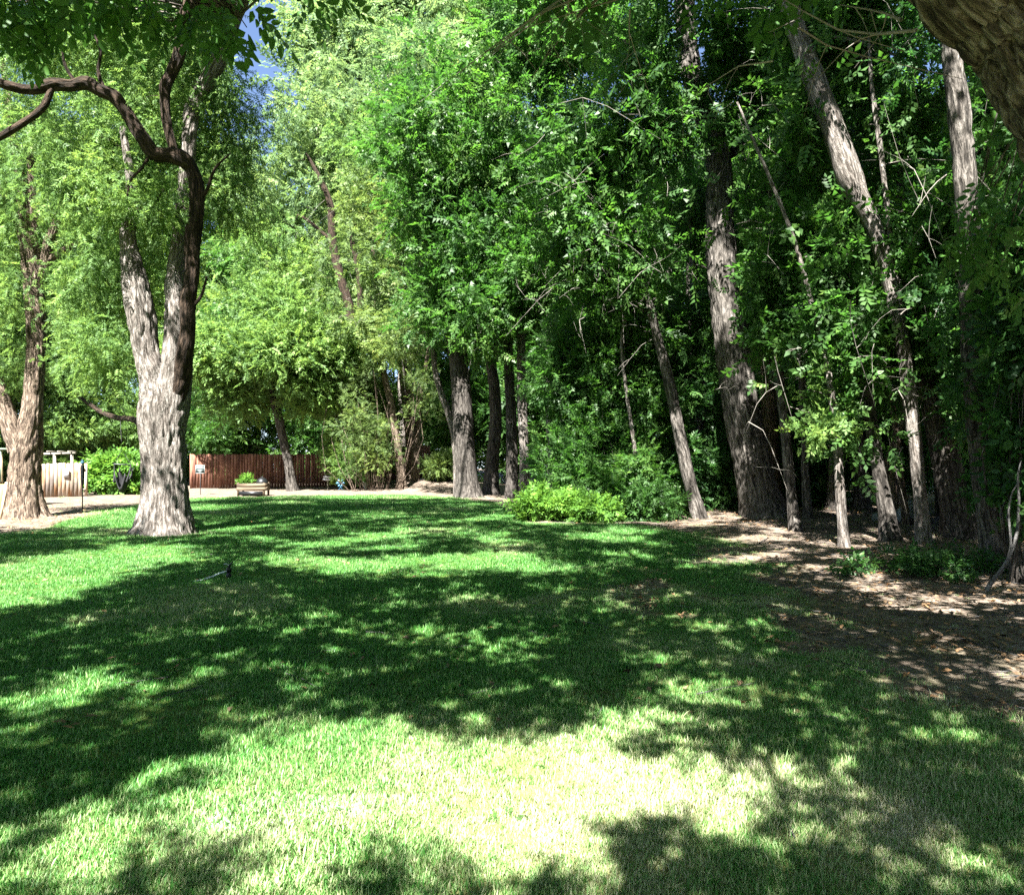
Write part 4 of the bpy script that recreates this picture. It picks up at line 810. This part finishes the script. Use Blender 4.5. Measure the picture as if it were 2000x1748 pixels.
# unseen high crown, added to the big pale-barked tree to shade the far lawn
lo = bpy.data.objects['locust_tree']; base = np.array(lo.location); c = CC[own == 3]
P1, o1, w1 = clump_points(c, np.full(len(c), .26), 7, (1, 1, 1)); kp = ~sunny(P1); P1, o1 = P1[kp], o1[kp]; V, F, idx = sprays(P1, o1, .34, 'broad', .2, .5)
tag(link('crown', mesh('crown', V - base, F, M['leaf_locust'], {'tint': rng.uniform(0, 1, len(P1))[idx]}), lo), kind='stuff')
lim = [np.array([P(458, 40, 17), P(500, -60, 17), P(640, -120, 17.5), [-1.5, 18, 13.2], [1.5, 18.5, 14.5]]), np.array([P(458, 40, 17), P(490, -80, 17.5), P(560, -190, 19), [-4.5, 21, 15.5]])]
sk_ = []
for A in lim:
    r_ = np.linspace(.14, .03, len(A)); tube_obj('limb', A, r_, M['bark_pale'], lo, base, nseg=14, rough=.015, lobes=.1, seed=4); sk_.append(catmull(np.column_stack([A, r_]), 24))
sk_ = np.concatenate(sk_); tw = []
for f in c[rng.permutation(len(c))[:160]]:
    a = sk_[np.argmin(np.linalg.norm(sk_[:, :3] - f, axis=1))]; tw.append(bough(a[:3], f, min(a[3] * .6, .03), .06))
V, F, b = twig_mesh(tw, 5); tag(link('boughs', mesh('boughs', V - base, F, M['bark_pale'], {'buv': b}, True), lo), kind='stuff')
# bare branchlets that droop from the leaning tree across the top of the picture
tw = []
for a, bq, r in [((1790, 60, 4.6), (1500, -20, 5.2), .012), ((1760, 40, 4.7), (1640, 10, 5.2), .012), ((1200, -20, 6), (930, 130, 6.6), .012), ((1130, -10, 6), (960, 110, 6.8), .010), ((1110, -10, 6.2), (820, 200, 7.2), .010), ((1180, -10, 6), (1040, 150, 6.6), .008), ((1110, -10, 6), (1060, 120, 6.4), .008),
                 ((1560, 55, 5), (1880, 155, 5.4), .008), ((1510, 120, 5.2), (1280, 250, 6), .007), ((1230, 20, 6), (1270, 190, 6.2), .007), ((1240, -10, 6), (1010, 60, 6.5), .009)]:
    A = bough(P(*a), P(*bq), r, .02); tw.append(A)
    for q in range(3): tw.append(bough(A[1 + q, :3], A[1 + q, :3] + np.array([rng.normal(0, .25), rng.normal(0, .15), -.2 - .25 * rng.random()]), r * .4, .03))
lt = [o for o in bpy.data.objects if o.name == 'leaning_tree'][0]; lb = np.array(lt.location)
V, F, b = twig_mesh(tw, 5); tag(link('twigs', mesh('twigs', V - lb, F, M['twig'], {'buv': b}, True), lt), kind='stuff')

# ------------------------------------------------------------------ shrubs, hedge and undergrowth
shrub('vine_hedge', 'bright yellow-green vine hedge in full sun behind the hanging chair', 'hedge',
      [(222, 925, 33, 50, 34, .8, 46), (200, 935, 32.8, 30, 26, .6, 14), (262, 915, 33, 24, 34, .7, 22), (240, 945, 32.6, 40, 14, .6, 16)], 'leaf_vine', (225, 966), size=.34, kind='oval', per=20, crad=.34)
shrub('bright_shrub', 'round low bright green shrub at the edge of the lawn', 'shrub',
      [(1050, 985, 19.6, 42, 30, .6, 30), (1110, 990, 19.4, 40, 26, .6, 24), (1165, 1000, 19.0, 44, 18, .5, 20), (1080, 965, 19.8, 40, 16, .5, 10)], 'leaf_vine', (1080, 1020), size=.16, per=40, crad=.30, kind='oval')
shrub('tall_bush', 'tall dark bush of small leaves behind the low bright shrub', 'bush',
      [(1130, 880, 21.5, 70, 90, 1.2, 40), (1190, 790, 21.2, 60, 80, 1.2, 32), (1090, 930, 21, 50, 50, .9, 20), (1110, 720, 21.5, 70, 80, 1.2, 34)], 'leaf_ash', (1130, 1012), size=.35, per=32, crad=.62)
shrub('tall_bush', 'dense bush with glossy leaves left of the leaning dark stem', 'bush',
      [(1230, 900, 20.5, 70, 90, 1., 40), (1260, 780, 20.6, 60, 80, 1.1, 34), (1250, 980, 19.8, 60, 30, .8, 20), (1220, 660, 20.8, 70, 70, 1.1, 34)], 'leaf_ash', (1235, 1020), size=.32, per=33, crad=.58)
shrub('tall_bush', 'shadowed bush at the foot of the big leaning trunk', 'bush',
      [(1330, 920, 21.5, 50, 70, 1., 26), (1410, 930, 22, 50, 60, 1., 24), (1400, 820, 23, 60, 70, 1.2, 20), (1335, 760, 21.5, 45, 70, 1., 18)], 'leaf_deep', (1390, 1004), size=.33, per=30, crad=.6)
shrub('tall_bush', 'dark undergrowth bush between the brown upright trunk and sunlit stem', 'bush',
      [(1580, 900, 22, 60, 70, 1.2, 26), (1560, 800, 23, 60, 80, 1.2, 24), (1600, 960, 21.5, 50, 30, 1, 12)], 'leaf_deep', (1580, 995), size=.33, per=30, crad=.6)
shrub('tall_bush', 'blue-green undergrowth right of the broad dark trunk', 'bush',
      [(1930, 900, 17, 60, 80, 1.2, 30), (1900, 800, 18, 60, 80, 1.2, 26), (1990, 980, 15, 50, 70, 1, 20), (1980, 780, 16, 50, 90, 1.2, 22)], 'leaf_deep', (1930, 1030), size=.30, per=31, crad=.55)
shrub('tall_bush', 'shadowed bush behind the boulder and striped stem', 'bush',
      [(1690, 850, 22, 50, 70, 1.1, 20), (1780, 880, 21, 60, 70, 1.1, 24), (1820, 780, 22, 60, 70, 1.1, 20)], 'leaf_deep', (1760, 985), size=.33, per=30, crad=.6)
shrub('tall_bush', 'right edge bush of broad leaves hanging over the grey fallen branch', 'bush',
      [(2025, 650, 9.5, 40, 90, .6, 14), (2010, 830, 9.8, 36, 70, .6, 11), (2035, 950, 9.5, 40, 60, .5, 10), (2010, 480, 9.5, 40, 60, .6, 9)], 'leaf_deep', (2030, 1140), size=.24, per=34, crad=.38, kind='oval')
shrub('leafy_shrub', 'fresh green bush hanging over the brown fence above the blue ornament', 'shrub',
      [(680, 900, 37, 34, 40, .9, 26), (665, 870, 37.3, 26, 30, .9, 14), (720, 925, 36.8, 22, 22, .7, 8)], 'leaf_locust', (682, 958), size=.42, per=40, crad=.5, kind='fine', d=37)
shrub('olive_shrub', 'tall olive-yellow shrub with thin stems right of the fresh green bush', 'shrub',
      [(720, 790, 38, 40, 90, 1.2, 34), (690, 720, 38.5, 40, 70, 1.2, 22), (745, 870, 37.6, 26, 60, 1., 18), (650, 760, 39.5, 40, 60, 1.2, 18)], 'leaf_olive', (735, 955), size=.40, per=42, crad=.75, d=37.6)
shrub('olive_thicket', 'sparse olive-tan thicket of thin stems in front of the leaning brown trunk', 'shrub',
      [(700, 840, 35, 36, 90, .9, 26), (755, 860, 35.2, 30, 76, .8, 22), (815, 770, 36, 36, 80, 1, 14), (680, 720, 35.5, 50, 60, 1, 18), (740, 690, 35.5, 40, 60, 1, 14)], 'leaf_olive', (730, 958), size=.34, per=24, crad=.6, kind='fine', d=35.2, stems=12, bark='bark_tan')
shrub('dry_shrub', 'low dry tan bush on the mound in front of the dark wood', 'shrub',
      [(855, 912, 38, 22, 14, .6, 12), (880, 905, 38.5, 16, 18, .6, 10)], 'leaf_olive', (858, 930), size=.40, per=34, crad=.4, d=38)
shrub('ground_plants', 'low leafy ground plants beside the dirt near the right edge', 'plants',
      [(1760, 1122, 10.6, 70, 5, .5, 9), (1840, 1135, 10.2, 60, 7, .5, 12), (1890, 1105, 11, 50, 8, .6, 10), (1680, 1135, 10.4, 50, 4, .4, 4)], 'leaf_deep', (1800, 1145), size=.13, per=12, crad=.16, kind='oval')

# ------------------------------------------------------------------ fences, arbor and things by the fence
M['fence_brown'] = wood_mat('fence_brown', [(.055, .025, .017), (.13, .056, .038), (.22, .112, .076)])
M['fence_grey'] = wood_mat('fence_grey', [(.13, .11, .098), (.23, .19, .165), (.32, .255, .20), (.27, .145, .075)])
M['planter_wood'] = wood_mat('planter_wood', [(.035, .026, .018), (.075, .056, .037), (.13, .10, .068)], (1.2, 14, 14))
M['shed_green'] = plain('shed_green', (.20, .27, .20), .7, nscale=5)
M['rust'] = wood_mat('rust_board', [(.16, .06, .02), (.32, .13, .05), (.40, .2, .09)])
M['pale_wood'] = plain('pale_wood', (.19, .17, .14), .8, nscale=7)
M['cream'] = plain('cream_wood', (.55, .42, .26), .8, nscale=6)
M['black_cloth'] = plain('black_cloth', (.012, .012, .014), .85, nscale=30)
M['black_metal'] = plain('black_metal', (.02, .022, .024), .4, .6, nscale=9)
M['steel'] = plain('galvanised', (.35, .38, .40), .45, .7, nscale=9)
M['white_sign'] = plain('white_sign', (.45, .46, .48), .6, nscale=20, var=.08)
M['ink'] = plain('sign_ink', (.12, .12, .13), .7)
M['sign_dark'] = plain('sign_dark', (.03, .045, .045), .6)
M['sign_print'] = plain('sign_print', (.22, .26, .26), .6)
M['blue'] = plain('blue_paint', (.04, .13, .21), .5, nscale=12)
M['white_pot'] = plain('white_pot', (.62, .62, .58), .6, nscale=8, var=.15)
M['stone'] = plain('stone', (.17, .19, .19), .9, nscale=5, var=.5, bump=.6)
M['stick'] = bark_mat('stick', (.06, .06, .06), (.15, .15, .15), (.26, .255, .25), sc=(20, 20, 3))
M['litter'] = leaf_mat('litter', (.20, .13, .075), (.10, .06, .03), var=.5, gloss=.8, mix=.15)
M['hose'] = plain('hose_pale', (.50, .56, .58), .45, nscale=10, var=.15)

def board_fence(name, label, x0, x1, y0, y1, top, bot, mat, bw=.14, gap=.006):
    L = math.hypot(x1 - x0, y1 - y0); az = math.atan2(y1 - y0, x1 - x0); z0 = float(gz(x0, y0))
    t = thing(name, label, 'fence', (x0, y0, z0), az)
    n = int(L / bw); vars_ = []
    for k in range(6):
        mb = MB(); h = top + rng.uniform(-.02, .012); w = bw - gap
        e = .03
        V = [(-w/2, -.009, bot), (w/2, -.009, bot), (w/2, -.009, h - e), (w/2 - e, -.009, h), (-w/2 + e, -.009, h), (-w/2, -.009, h - e)]
        V += [(x, .009, z) for x, _, z in V]
        mb.add(V, [(0, 1, 2, 5), (2, 3, 4, 5), (7, 6, 11, 8), (9, 8, 11, 10)] + [(i, i + 6, (i + 1) % 6 + 6, (i + 1) % 6) for i in range(6)])
        vars_.append(mesh('board', np.concatenate(mb.V), np.array(mb.F4), mat))
    for i in range(n):
        xx_, yy_ = x0 + math.cos(az) * (i + .5) * bw, y0 + math.sin(az) * (i + .5) * bw
        o = link('board', vars_[int(rng.integers(6))], t, ((i + .5) * bw, rng.uniform(-.004, .004), float(gz(xx_, yy_)) - z0)); o.rotation_euler = (rng.normal(0, .006), rng.normal(0, .006), rng.normal(0, .02))
    for zz in (.3, top - .25): MB().box((L / 2, .04, zz), (L, .04, .09)).build('rail', mat, t)
    k = max(2, int(L / 2.4))
    for i in range(k + 1): MB().box((L * i / k, .095, top / 2), (.09, .09, top)).build('post', mat, t)
    return t
a = P(372, 893, 38.7); b_ = P(845, 893, 40.5)
board_fence('board_fence', 'long red-brown board fence across the back of the lawn', a[0], b_[0], 38.7, 40.5, 1.74, .02, M['fence_brown'])
a = P(66, 893, 30.6); b_ = P(158, 893, 30.6)
board_fence('board_fence', 'short weathered grey and tan board fence behind the forked tree', a[0], b_[0], 30.6, 30.9, 1.36, -.02, M['fence_grey'], .15)
# arbor behind the short fence
p = P(125, 893, 33.2); t = thing('garden_arbor', 'small grey timber arbor rising behind the weathered fence', 'arbor', (p[0], p[1], float(gz(p[0], p[1]))))
for px in (107, 141): MB().box(((px - 125) / FPX * 33.2, 0, .86), (.10, .10, 1.72), jit=.006).build('post', M['pale_wood'], t)
MB().box((-.18, 0, 1.765), (1.35, .13, .09), ry=-.025, jit=.008).build('beam', M['pale_wood'], t)
for k in (-.55, -.1, .35): MB().box((k, 0, 1.85), (.05, .6, .06), jit=.004).build('rafter', M['pale_wood'], t)
# notice on the fence
p = P(124, 924, 30.55); t = thing('paper_notice', 'small white notice pinned to the weathered fence', 'sign', (p[0], 30.70, p[2]))
sh = MB().box((0, 0, 0), (.24, .012, .34)).build('sheet', M['white_sign'], t)
for i, (w, z) in enumerate([(.10, .11), (.15, .04), (.15, 0), (.13, -.04), (.15, -.09)]): MB().box((0, -.0085, z), (w, .004, .05 if i == 0 else .014)).build('print_line', M['ink'], sh)
# pole with narrow sleeve
b_ = ground_at(161, 1001); t = thing('garden_pole', 'slim dark metal garden pole with a narrow black sleeve near its top', 'pole', b_)
MB().tube([(0, 0, -.1), (0, 0, .8), (.01, 0, 1.47)], [.016, .016, .014], 8).build('rod', M['black_metal'], t, True)
MB().lathe([(.005, .72), (.03, .75), (.052, .95), (.06, 1.25), (.05, 1.33), (.02, 1.36)], 12).build('sleeve', M['black_metal'], t, True)
MB().lathe([(.005, 1.36), (.05, 1.38), (.055, 1.42), (.02, 1.50), (.002, 1.51)], 12).build('cap', M['blue'], t, True)
# shed corner and leaning boards at the left edge
p = P(-30, 893, 24.5); t = thing('garden_shed', 'pale green panelled shed corner at the left edge behind the forked tree', 'shed', (p[0], p[1], 0))
for i in range(8): MB().box((-.62 + .2 * i - .35, 0, 1.30), (.19, .03, 1.0)).build('panel', M['shed_green'], t)
MB().box((-.3, .06, .38), (1.6, .05, .9)).build('base_board', M['rust'], t); MB().box((-.27, .6, 1.86), (1.8, 1.3, .06)).build('roof', M['shed_green'], t)
for y in (.1, 1.1):
    for x in (-1.05, .45): MB().box((x, y, .9), (.08, .08, 1.86)).build('post', M['cream'], t)
p = P(8, 1005, 21.6); t = tag(MB().box((0, 0, .42), (.26, .03, .95), ry=.03, rx=-.12).build('leaning_board', M['rust'], loc=((3 - 1000) / FPX * 20.2, 20.2, 0)), 'rusty brown board leaning at the foot of the forked tree', 'board')
t = tag(MB().box((0, 0, .45), (.05, .05, 1.0), ry=.10, rx=-.1).build('timber_stake', M['cream'], loc=((7 - 1000) / FPX * 20.05, 20.05, 0)), 'cream timber stake leaning on the rusty board', 'stake')

# hanging chair
p = P(238, 893, 22.0); bz = .54; t = thing('hanging_chair', 'black cloth hammock chair hanging left of the thick pale trunk', 'hammock chair', (p[0], p[1], bz))
n1, n2 = 11, 9; V = []
for i in range(n1):
    u = i / (n1 - 1) * 2 - 1
    for j in range(n2):
        v = j / (n2 - 1) * 2 - 1
        w = .23 * (1 - .25 * abs(u))
        x = .04 + (.20 - .06 * (1 - v) * .5) * u + (.01 if u > 0 else -.02); z = .02 + .42 * abs(u)**1.6 + .16 * abs(v)**2 + .28 * max(0, v) * .6
        V.append((x, .20 * v, z))
V = np.array(V); F = [(i*n2+j, i*n2+j+1, (i+1)*n2+j+1, (i+1)*n2+j) for i in range(n1-1) for j in range(n2-1)]
o = link('seat', mesh('seat', V, np.array(F), M['black_cloth'], smooth=True), t); sm_ = o.modifiers.new('thick', 'SOLIDIFY'); sm_.thickness = .02
MB().tube([(-.25, 0, .865), (.26, 0, .84)], [.018, .018], 8).build('spreader_bar', M['black_metal'], t, True)
for sx in (-1, 1):
    for sy in (-1, 1): MB().tube([(.02 + sx * .24, 0, .85), (.04 + sx * .21, sy * .08, .6), (.04 + sx * .18, sy * .17, .36)], [.012, .016, .03], 6).build('rope', M['black_cloth'], t, True)
    MB().tube([(.02 + sx * .23, 0, .86), (.0, .0, 1.3)], [.006, .006], 6).build('rope', M['black_cloth'], t, True)
MB().tube([(0, 0, 1.3), (-.05, 0, 2.2)], [.007, .007], 6).build('rope', M['black_cloth'], t, True)

# yard sign
b_ = ground_at(391, 966); t = thing('yard_sign', 'small dark yard sign with pale lettering bars on a thin stake', 'sign', b_)
MB().tube([(0, .02, -.1), (0, .02, 1.0)], [.016, .016], 6).build('stake', M['black_metal'], t)
pl = MB().box((0, 0, 1.10), (.38, .02, .36)).build('plate', M['sign_dark'], t)
for c, d in (((0, -.013, 1.272), (.39, .008, .018)), ((0, -.013, .928), (.39, .008, .018)), ((-.186, -.013, 1.1), (.018, .008, .33)), ((.186, -.013, 1.1), (.018, .008, .33))): MB().box(c, d).build('border', M['sign_print'], pl)
for w, z, hh in ((.28, 1.21, .035), (.32, 1.145, .028), (.24, 1.07, .018), (.18, 1.03, .018), (.10, .99, .018)): MB().box((0, -.0125, z), (w, .007, hh)).build('lettering_bar', M['sign_print'], pl)

# planter box
b_ = ground_at(495, 968); t = thing('planter_box', 'raised wooden plank planter standing before the brown fence', 'planter', b_)
for k in range(2): MB().box((0, -.32, .30 + .155 * k), (1.16, .03, .145), jit=.004).build('plank', M['planter_wood'], t); MB().box((0, .32, .30 + .155 * k), (1.16, .03, .145), jit=.004).build('plank', M['planter_wood'], t)
for sx in (-1, 1):
    for k in range(2): MB().box((sx * .56, 0, .30 + .155 * k), (.03, .60, .145), jit=.004).build('plank', M['planter_wood'], t)
    for sy in (-1, 1): MB().box((sx * .53, sy * .29, .27), (.07, .07, .58)).build('leg', M['planter_wood'], t)
MB().box((0, 0, .46), (1.08, .60, .04)).build('soil', plain('soil', (.05, .035, .025), .95, nscale=15), t)
MB().box((0, -.30, .12), (1.0, .03, .16)).build('underside_shade', M['black_metal'], t)  # black strip put in for the shade under the open base
cc = b_ + np.array([-.15, 0, .62]) + rng.normal(0, 1, (12, 3)) * np.array([.20, .12, .07]); pb = b_ + np.array([-.15, 0, .48])
o = thing('planter_greens', 'yellow-green leafy plants growing in the wooden planter', 'plants', pb)
V, F, ti = foliage(cc, np.full(12, .14), 16, .13, 'broad', 0); V[:, 2] = np.maximum(V[:, 2], pb[2] + .01); tag(link('leaves', mesh('leaves', V - pb, F, M['leaf_vine'], {'tint': ti}), o), kind='stuff')
V, F, bb = twig_mesh([bough(pb + np.array([rng.normal(0, .12), rng.normal(0, .06), 0]), c, .006) for c in cc]); tag(link('stems', mesh('stems', V - pb, F, M['bark_tan'], {'buv': bb}), o), kind='stuff')
o = thing('kettle_lid', 'rounded black kettle lid resting on the right of the planter', 'lid', b_ + np.array([.36, 0, .50]))
dm_ = MB().lathe([(.235, .0), (.245, .02), (.225, .12), (.17, .20), (.09, .25), (.0, .262)], 24).build('dome', M['black_metal'], o, True)
MB().tube([(-.05, 0, .25), (-.04, 0, .29), (.04, 0, .29), (.05, 0, .25)], [.01] * 4, 8).build('handle', M['black_metal'], dm_, True)

# small sign post, blue ornament, white pot
p = P(640, 893, 37.2); z = float(gz(p[0], p[1])); t = thing('sign_post', 'pale leaning post with two small white boards before the fence', 'sign', (p[0], p[1], z))
MB().tube([(.02, 0, -.1), (.0, 0, .4), (-.12, 0, .75), (-.25, 0, 1.15)], [.045, .04, .038, .025], 8).build('post', M['pale_wood'], t, True)
for zz, dx in ((.62, .03), (.50, .0)): MB().box((dx, -.055, zz), (.46, .022, .085), ry=.04, jit=.006).build('board', M['white_sign'], t)
p = P(665, 893, 36.0); z = float(gz(p[0], p[1])); t = thing('garden_ornament', 'small blue metal flower ornament on splayed legs near the fence', 'ornament', (p[0], p[1], z))
MB().lathe([(.0, -.02), (.05, -.02), (.06, 0), (.05, .02), (0, .02)], 12).build('hub', M['black_metal'], t, loc=(0, -.04, .36)).rotation_euler = (R(90), 0, 0)
for k in range(6):
    az = k * math.pi / 3; c, s_ = math.cos(az), math.sin(az)
    V = [(.04*c, -.03, .36 + .04*s_), (.15*c - .05*s_, -.05, .36 + .15*s_ + .05*c), (.22*c, -.02, .36 + .22*s_), (.15*c + .05*s_, -.01, .36 + .15*s_ - .05*c)]
    mb = MB(); mb.add(V + [(x, y + .008, z_) for x, y, z_ in V], [(0, 1, 2, 3), (7, 6, 5, 4)] + [(i, i + 4, (i + 1) % 4 + 4, (i + 1) % 4) for i in range(4)]); mb.build('petal', M['blue'], t)
for sx in (-1, 1): MB().tube([(sx * .02, 0, .30), (sx * -.02, 0, .2), (sx * .15, .03, -.02)], [.012] * 3, 6).build('leg', M['blue'], t, True)
MB().tube([(0, .02, .34), (0, .14, -.02)], [.012] * 2, 6).build('leg', M['blue'], t, True)
p = P(714, 893, 36.6); z = float(gz(p[0], p[1])); t = thing('plant_pot', 'small white bucket pot on the ground at the foot of the olive shrub', 'pot', (p[0], p[1], z))
MB().lathe([(0, 0), (.10, 0), (.14, .26), (.155, .26), (.155, .30), (.13, .30), (.12, .2), (0, .2)], 18).build('bucket', M['white_pot'], t, True)
MB().tube([(-.145, 0, .27), (-.1, -.05, .38), (0, -.07, .42), (.1, -.05, .38), (.145, 0, .27)], [.006] * 5, 6).build('handle', M['steel'], t, True)

# ------------------------------------------------------------------ sprinkler on the lawn
b_ = ground_at(447, 1131); t = thing('lawn_sprinkler', 'black spike lawn sprinkler standing on the grass', 'sprinkler', b_)
MB().tube([(0, 0, -.05), (0, 0, .10)], [.012, .02], 8).build('spike', M['black_metal'], t, True)
bd = MB().lathe([(.0, .03), (.034, .03), (.036, .05), (.028, .06), (.028, .10), (.036, .11), (.036, .14), (.02, .15), (0, .15)], 14).build('body', M['black_metal'], t, True)
MB().tube([(0, 0, .14), (.01, 0, .18), (.06, -.03, .225)], [.014, .014, .009], 8).build('nozzle', M['black_metal'], bd, True)
MB().tube([(.0, 0, .18), (-.04, 0, .20), (-.07, .02, .185)], [.006, .006, .012], 6).build('hammer_arm', M['steel'], bd, True)
MB().tube([(-.025, 0, .19), (0, 0, .24), (.03, 0, .19)], [.005, .005, .005], 6).build('bridge', M['black_metal'], bd, True)
MB().tube([(-.015, -.01, .105), (-.08, -.06, .09), (-.16, -.14, .055), (-.26, -.22, .02), (-.34, -.30, .012)], [.011] * 5, 8).build('hose_tail', M['hose'], t, True)

# ------------------------------------------------------------------ boulders, fallen branches, litter
def rock(label, px, py, sz, seed, name='boulder'):
    b_ = ground_at(px, py); nu, nv = 18, 10; V = []
    th = np.linspace(0, 2 * math.pi, nu, endpoint=False)
    for i in range(nv):
        f = (i + .5) / nv * math.pi
        for a_ in th: V.append((math.cos(a_) * math.sin(f), math.sin(a_) * math.sin(f), math.cos(f)))
    V = np.array(V); k = .72 + .55 * fbm(V[:, 0] * 1.5 + seed, V[:, 1] * 1.5, V[:, 2] * 1.5, seed, 3)
    V = V * k[:, None] * np.array(sz) + np.array([0, 0, sz[2] * .45])
    F = [(i*nu+j, (i+1)*nu+j, (i+1)*nu+(j+1) % nu, i*nu+(j+1) % nu) for i in range(nv-1) for j in range(nu)]
    cap = [np.array(F), np.array([[j, (j+1) % nu, 0] for j in range(1, nu-1)])]
    return tag(link(name, mesh(name, V, cap, M['stone'], smooth=True), None, b_), label, 'rock')
rock('large rounded blue-grey boulder between the leaning grove trunks', 1778, 1030, (.30, .26, .33), 3)
rock('small grey stone left of the dark striped stem', 1716, 1028, (.16, .13, .13), 5, 'stone')
rock('flat grey stone farther back behind the sunlit stem', 1690, 1003, (.16, .13, .10), 6, 'stone')
rock('small pale stone among the low ground plants', 1818, 1094, (.17, .1, .07), 8, 'stone')
def stick(label, paths, d, name='fallen_branch', mat='stick'):
    p0, r0 = px_path(paths[0], d); base = np.array([p0[0, 0], p0[0, 1], float(gz(p0[0, 0], p0[0, 1]))])
    t = thing(name, label, 'branch', base)
    for i, pa in enumerate(paths):
        a_, r_ = px_path(pa, d); tube_obj('stem' if i == 0 else 'side_branch', a_, r_, M[mat], t, base, nseg=10, rough=.003, lobes=.1, step=.08, seed=i)
stick('bare grey fallen branch propped upright at the right edge', [[(1918, 1166, 9), (1940, 1132, 9), (1966, 1098, 8), (1984, 1050, 6), (1990, 990, 5), (1988, 930, 4), (1994, 900, 2)], [(1966, 1098, 6), (1974, 1060, 5), (1970, 1000, 4), (1978, 960, 3), (1992, 940, 2)]], 9.1)
def ground_stick(label, pts, r):
    q = np.array([ground_at(a_, b2) for a_, b2 in pts]); q[:, 2] = gz(q[:, 0], q[:, 1]) + r + .008; base = q[0].copy()
    V, F, bb = tube(q, np.linspace(r, r * .5, len(q)), 8, step=.06, rough=.002); return tag(link('stick', mesh('stick', V - base, fixq(F), M['stick'], {'buv': bb}, True), None, base), label, 'stick')
ground_stick('short pale stick lying in the dry grass at lower right', [(1535, 1612), (1545, 1632), (1553, 1648)], .006)
ground_stick('long thin stick lying on the dirt below the thin sunlit stem', [(1690, 1078), (1730, 1072), (1770, 1074)], .012)
ground_stick('thin curved stick on shaded dirt at the right edge', [(1955, 1215), (1975, 1224), (2000, 1226)], .007)
ground_stick('crooked stick at the foot of the slim grey stem', [(1482, 1062), (1496, 1054), (1500, 1050)], .012)
# leaf litter and twigs too many to count
nl = 30000; y_ = rng.uniform(4.5**.9, 26**.9, nl) ** (1 / .9); x_ = rng.uniform(-.72, .75, nl) * y_
k = (rng.uniform(0, 1, nl) < sm(.25, .8, dirt_mask(x_, y_)) * (.25 + .75 * sm(.4, .6, fbm(x_ * .7, y_ * .7, s=101)))) | (rng.uniform(0, 1, nl) < .05)
x_, y_ = x_[k], y_[k]; n = len(x_); az = rng.uniform(0, 6.28, n); l = rng.uniform(.02, .05, n); w = l * rng.uniform(.3, .5, n)
C0 = np.stack([x_, y_, gz(x_, y_) + .022], -1); dv = np.stack([np.cos(az), np.sin(az), rng.normal(0, .25, n)], -1) * l[:, None]; sv = np.stack([-np.sin(az), np.cos(az), rng.normal(0, .35, n)], -1) * w[:, None]
V = np.stack([C0 - dv, C0 + sv, C0 + dv, C0 - sv], 1); V[:, 1, 2] += w * .5; V[:, 3, 2] += w * .4; V[:, :, 2] = np.maximum(V[:, :, 2], C0[:, None, 2] - .01)
tag(link('leaf_litter', mesh('leaf_litter', V.reshape(-1, 3), np.arange(n * 4).reshape(-1, 4), M['litter'], {'tint': np.repeat(rng.uniform(0, 1, n), 4)})), 'brown fallen leaves strewn over the bare dirt', 'leaf litter', kind='stuff')
tw = []
for i in range(800):
    y0 = rng.uniform(4.5, 20); x0 = rng.uniform(-.6, .72) * y0
    if dirt_mask(np.array([x0]), np.array([y0]))[0] < .35 and rng.random() < .8: continue
    az = rng.uniform(0, 6.28); l = rng.uniform(.12, .6); q = np.array([[x0 + math.cos(az) * l * u + rng.normal(0, .015), y0 + math.sin(az) * l * u + rng.normal(0, .015), 0] for u in np.linspace(0, 1, 5)]); q[:, 2] = gz(q[:, 0], q[:, 1]) + .022
    tw.append(np.column_stack([q, np.linspace(.0055, .002, 5)]))
V, F, bb = twig_mesh(tw, 4); tag(link('twig_litter', mesh('twig_litter', V, F, M['stick'], {'buv': bb}, True)), 'small dry twigs scattered over the bare dirt', 'twigs', kind='stuff')
# small broadleaf weeds in the turf
n = 1500; y_ = rng.uniform(2.6**.8, 14**.8, n) ** 1.25; x_ = rng.uniform(-.72, .6, n) * y_; k = (fbm(x_ * .8, y_ * .8, s=123) > .52) & (dirt_mask(x_, y_) < .5); x_, y_ = x_[k], y_[k]
C0 = np.stack([x_, y_, gz(x_, y_) + .012], -1); o0 = rng.normal(0, 1, C0.shape); o0[:, 2] = .35; V, F, idx = sprays(C0, o0, .034, 'oval', 0, .35)
tag(link('lawn_weeds', mesh('lawn_weeds', V, F, M['leaf_ash'], {'tint': rng.uniform(.2, .8, len(C0))[idx]})), 'small broadleaf weeds growing in the turf', 'weeds', kind='stuff')
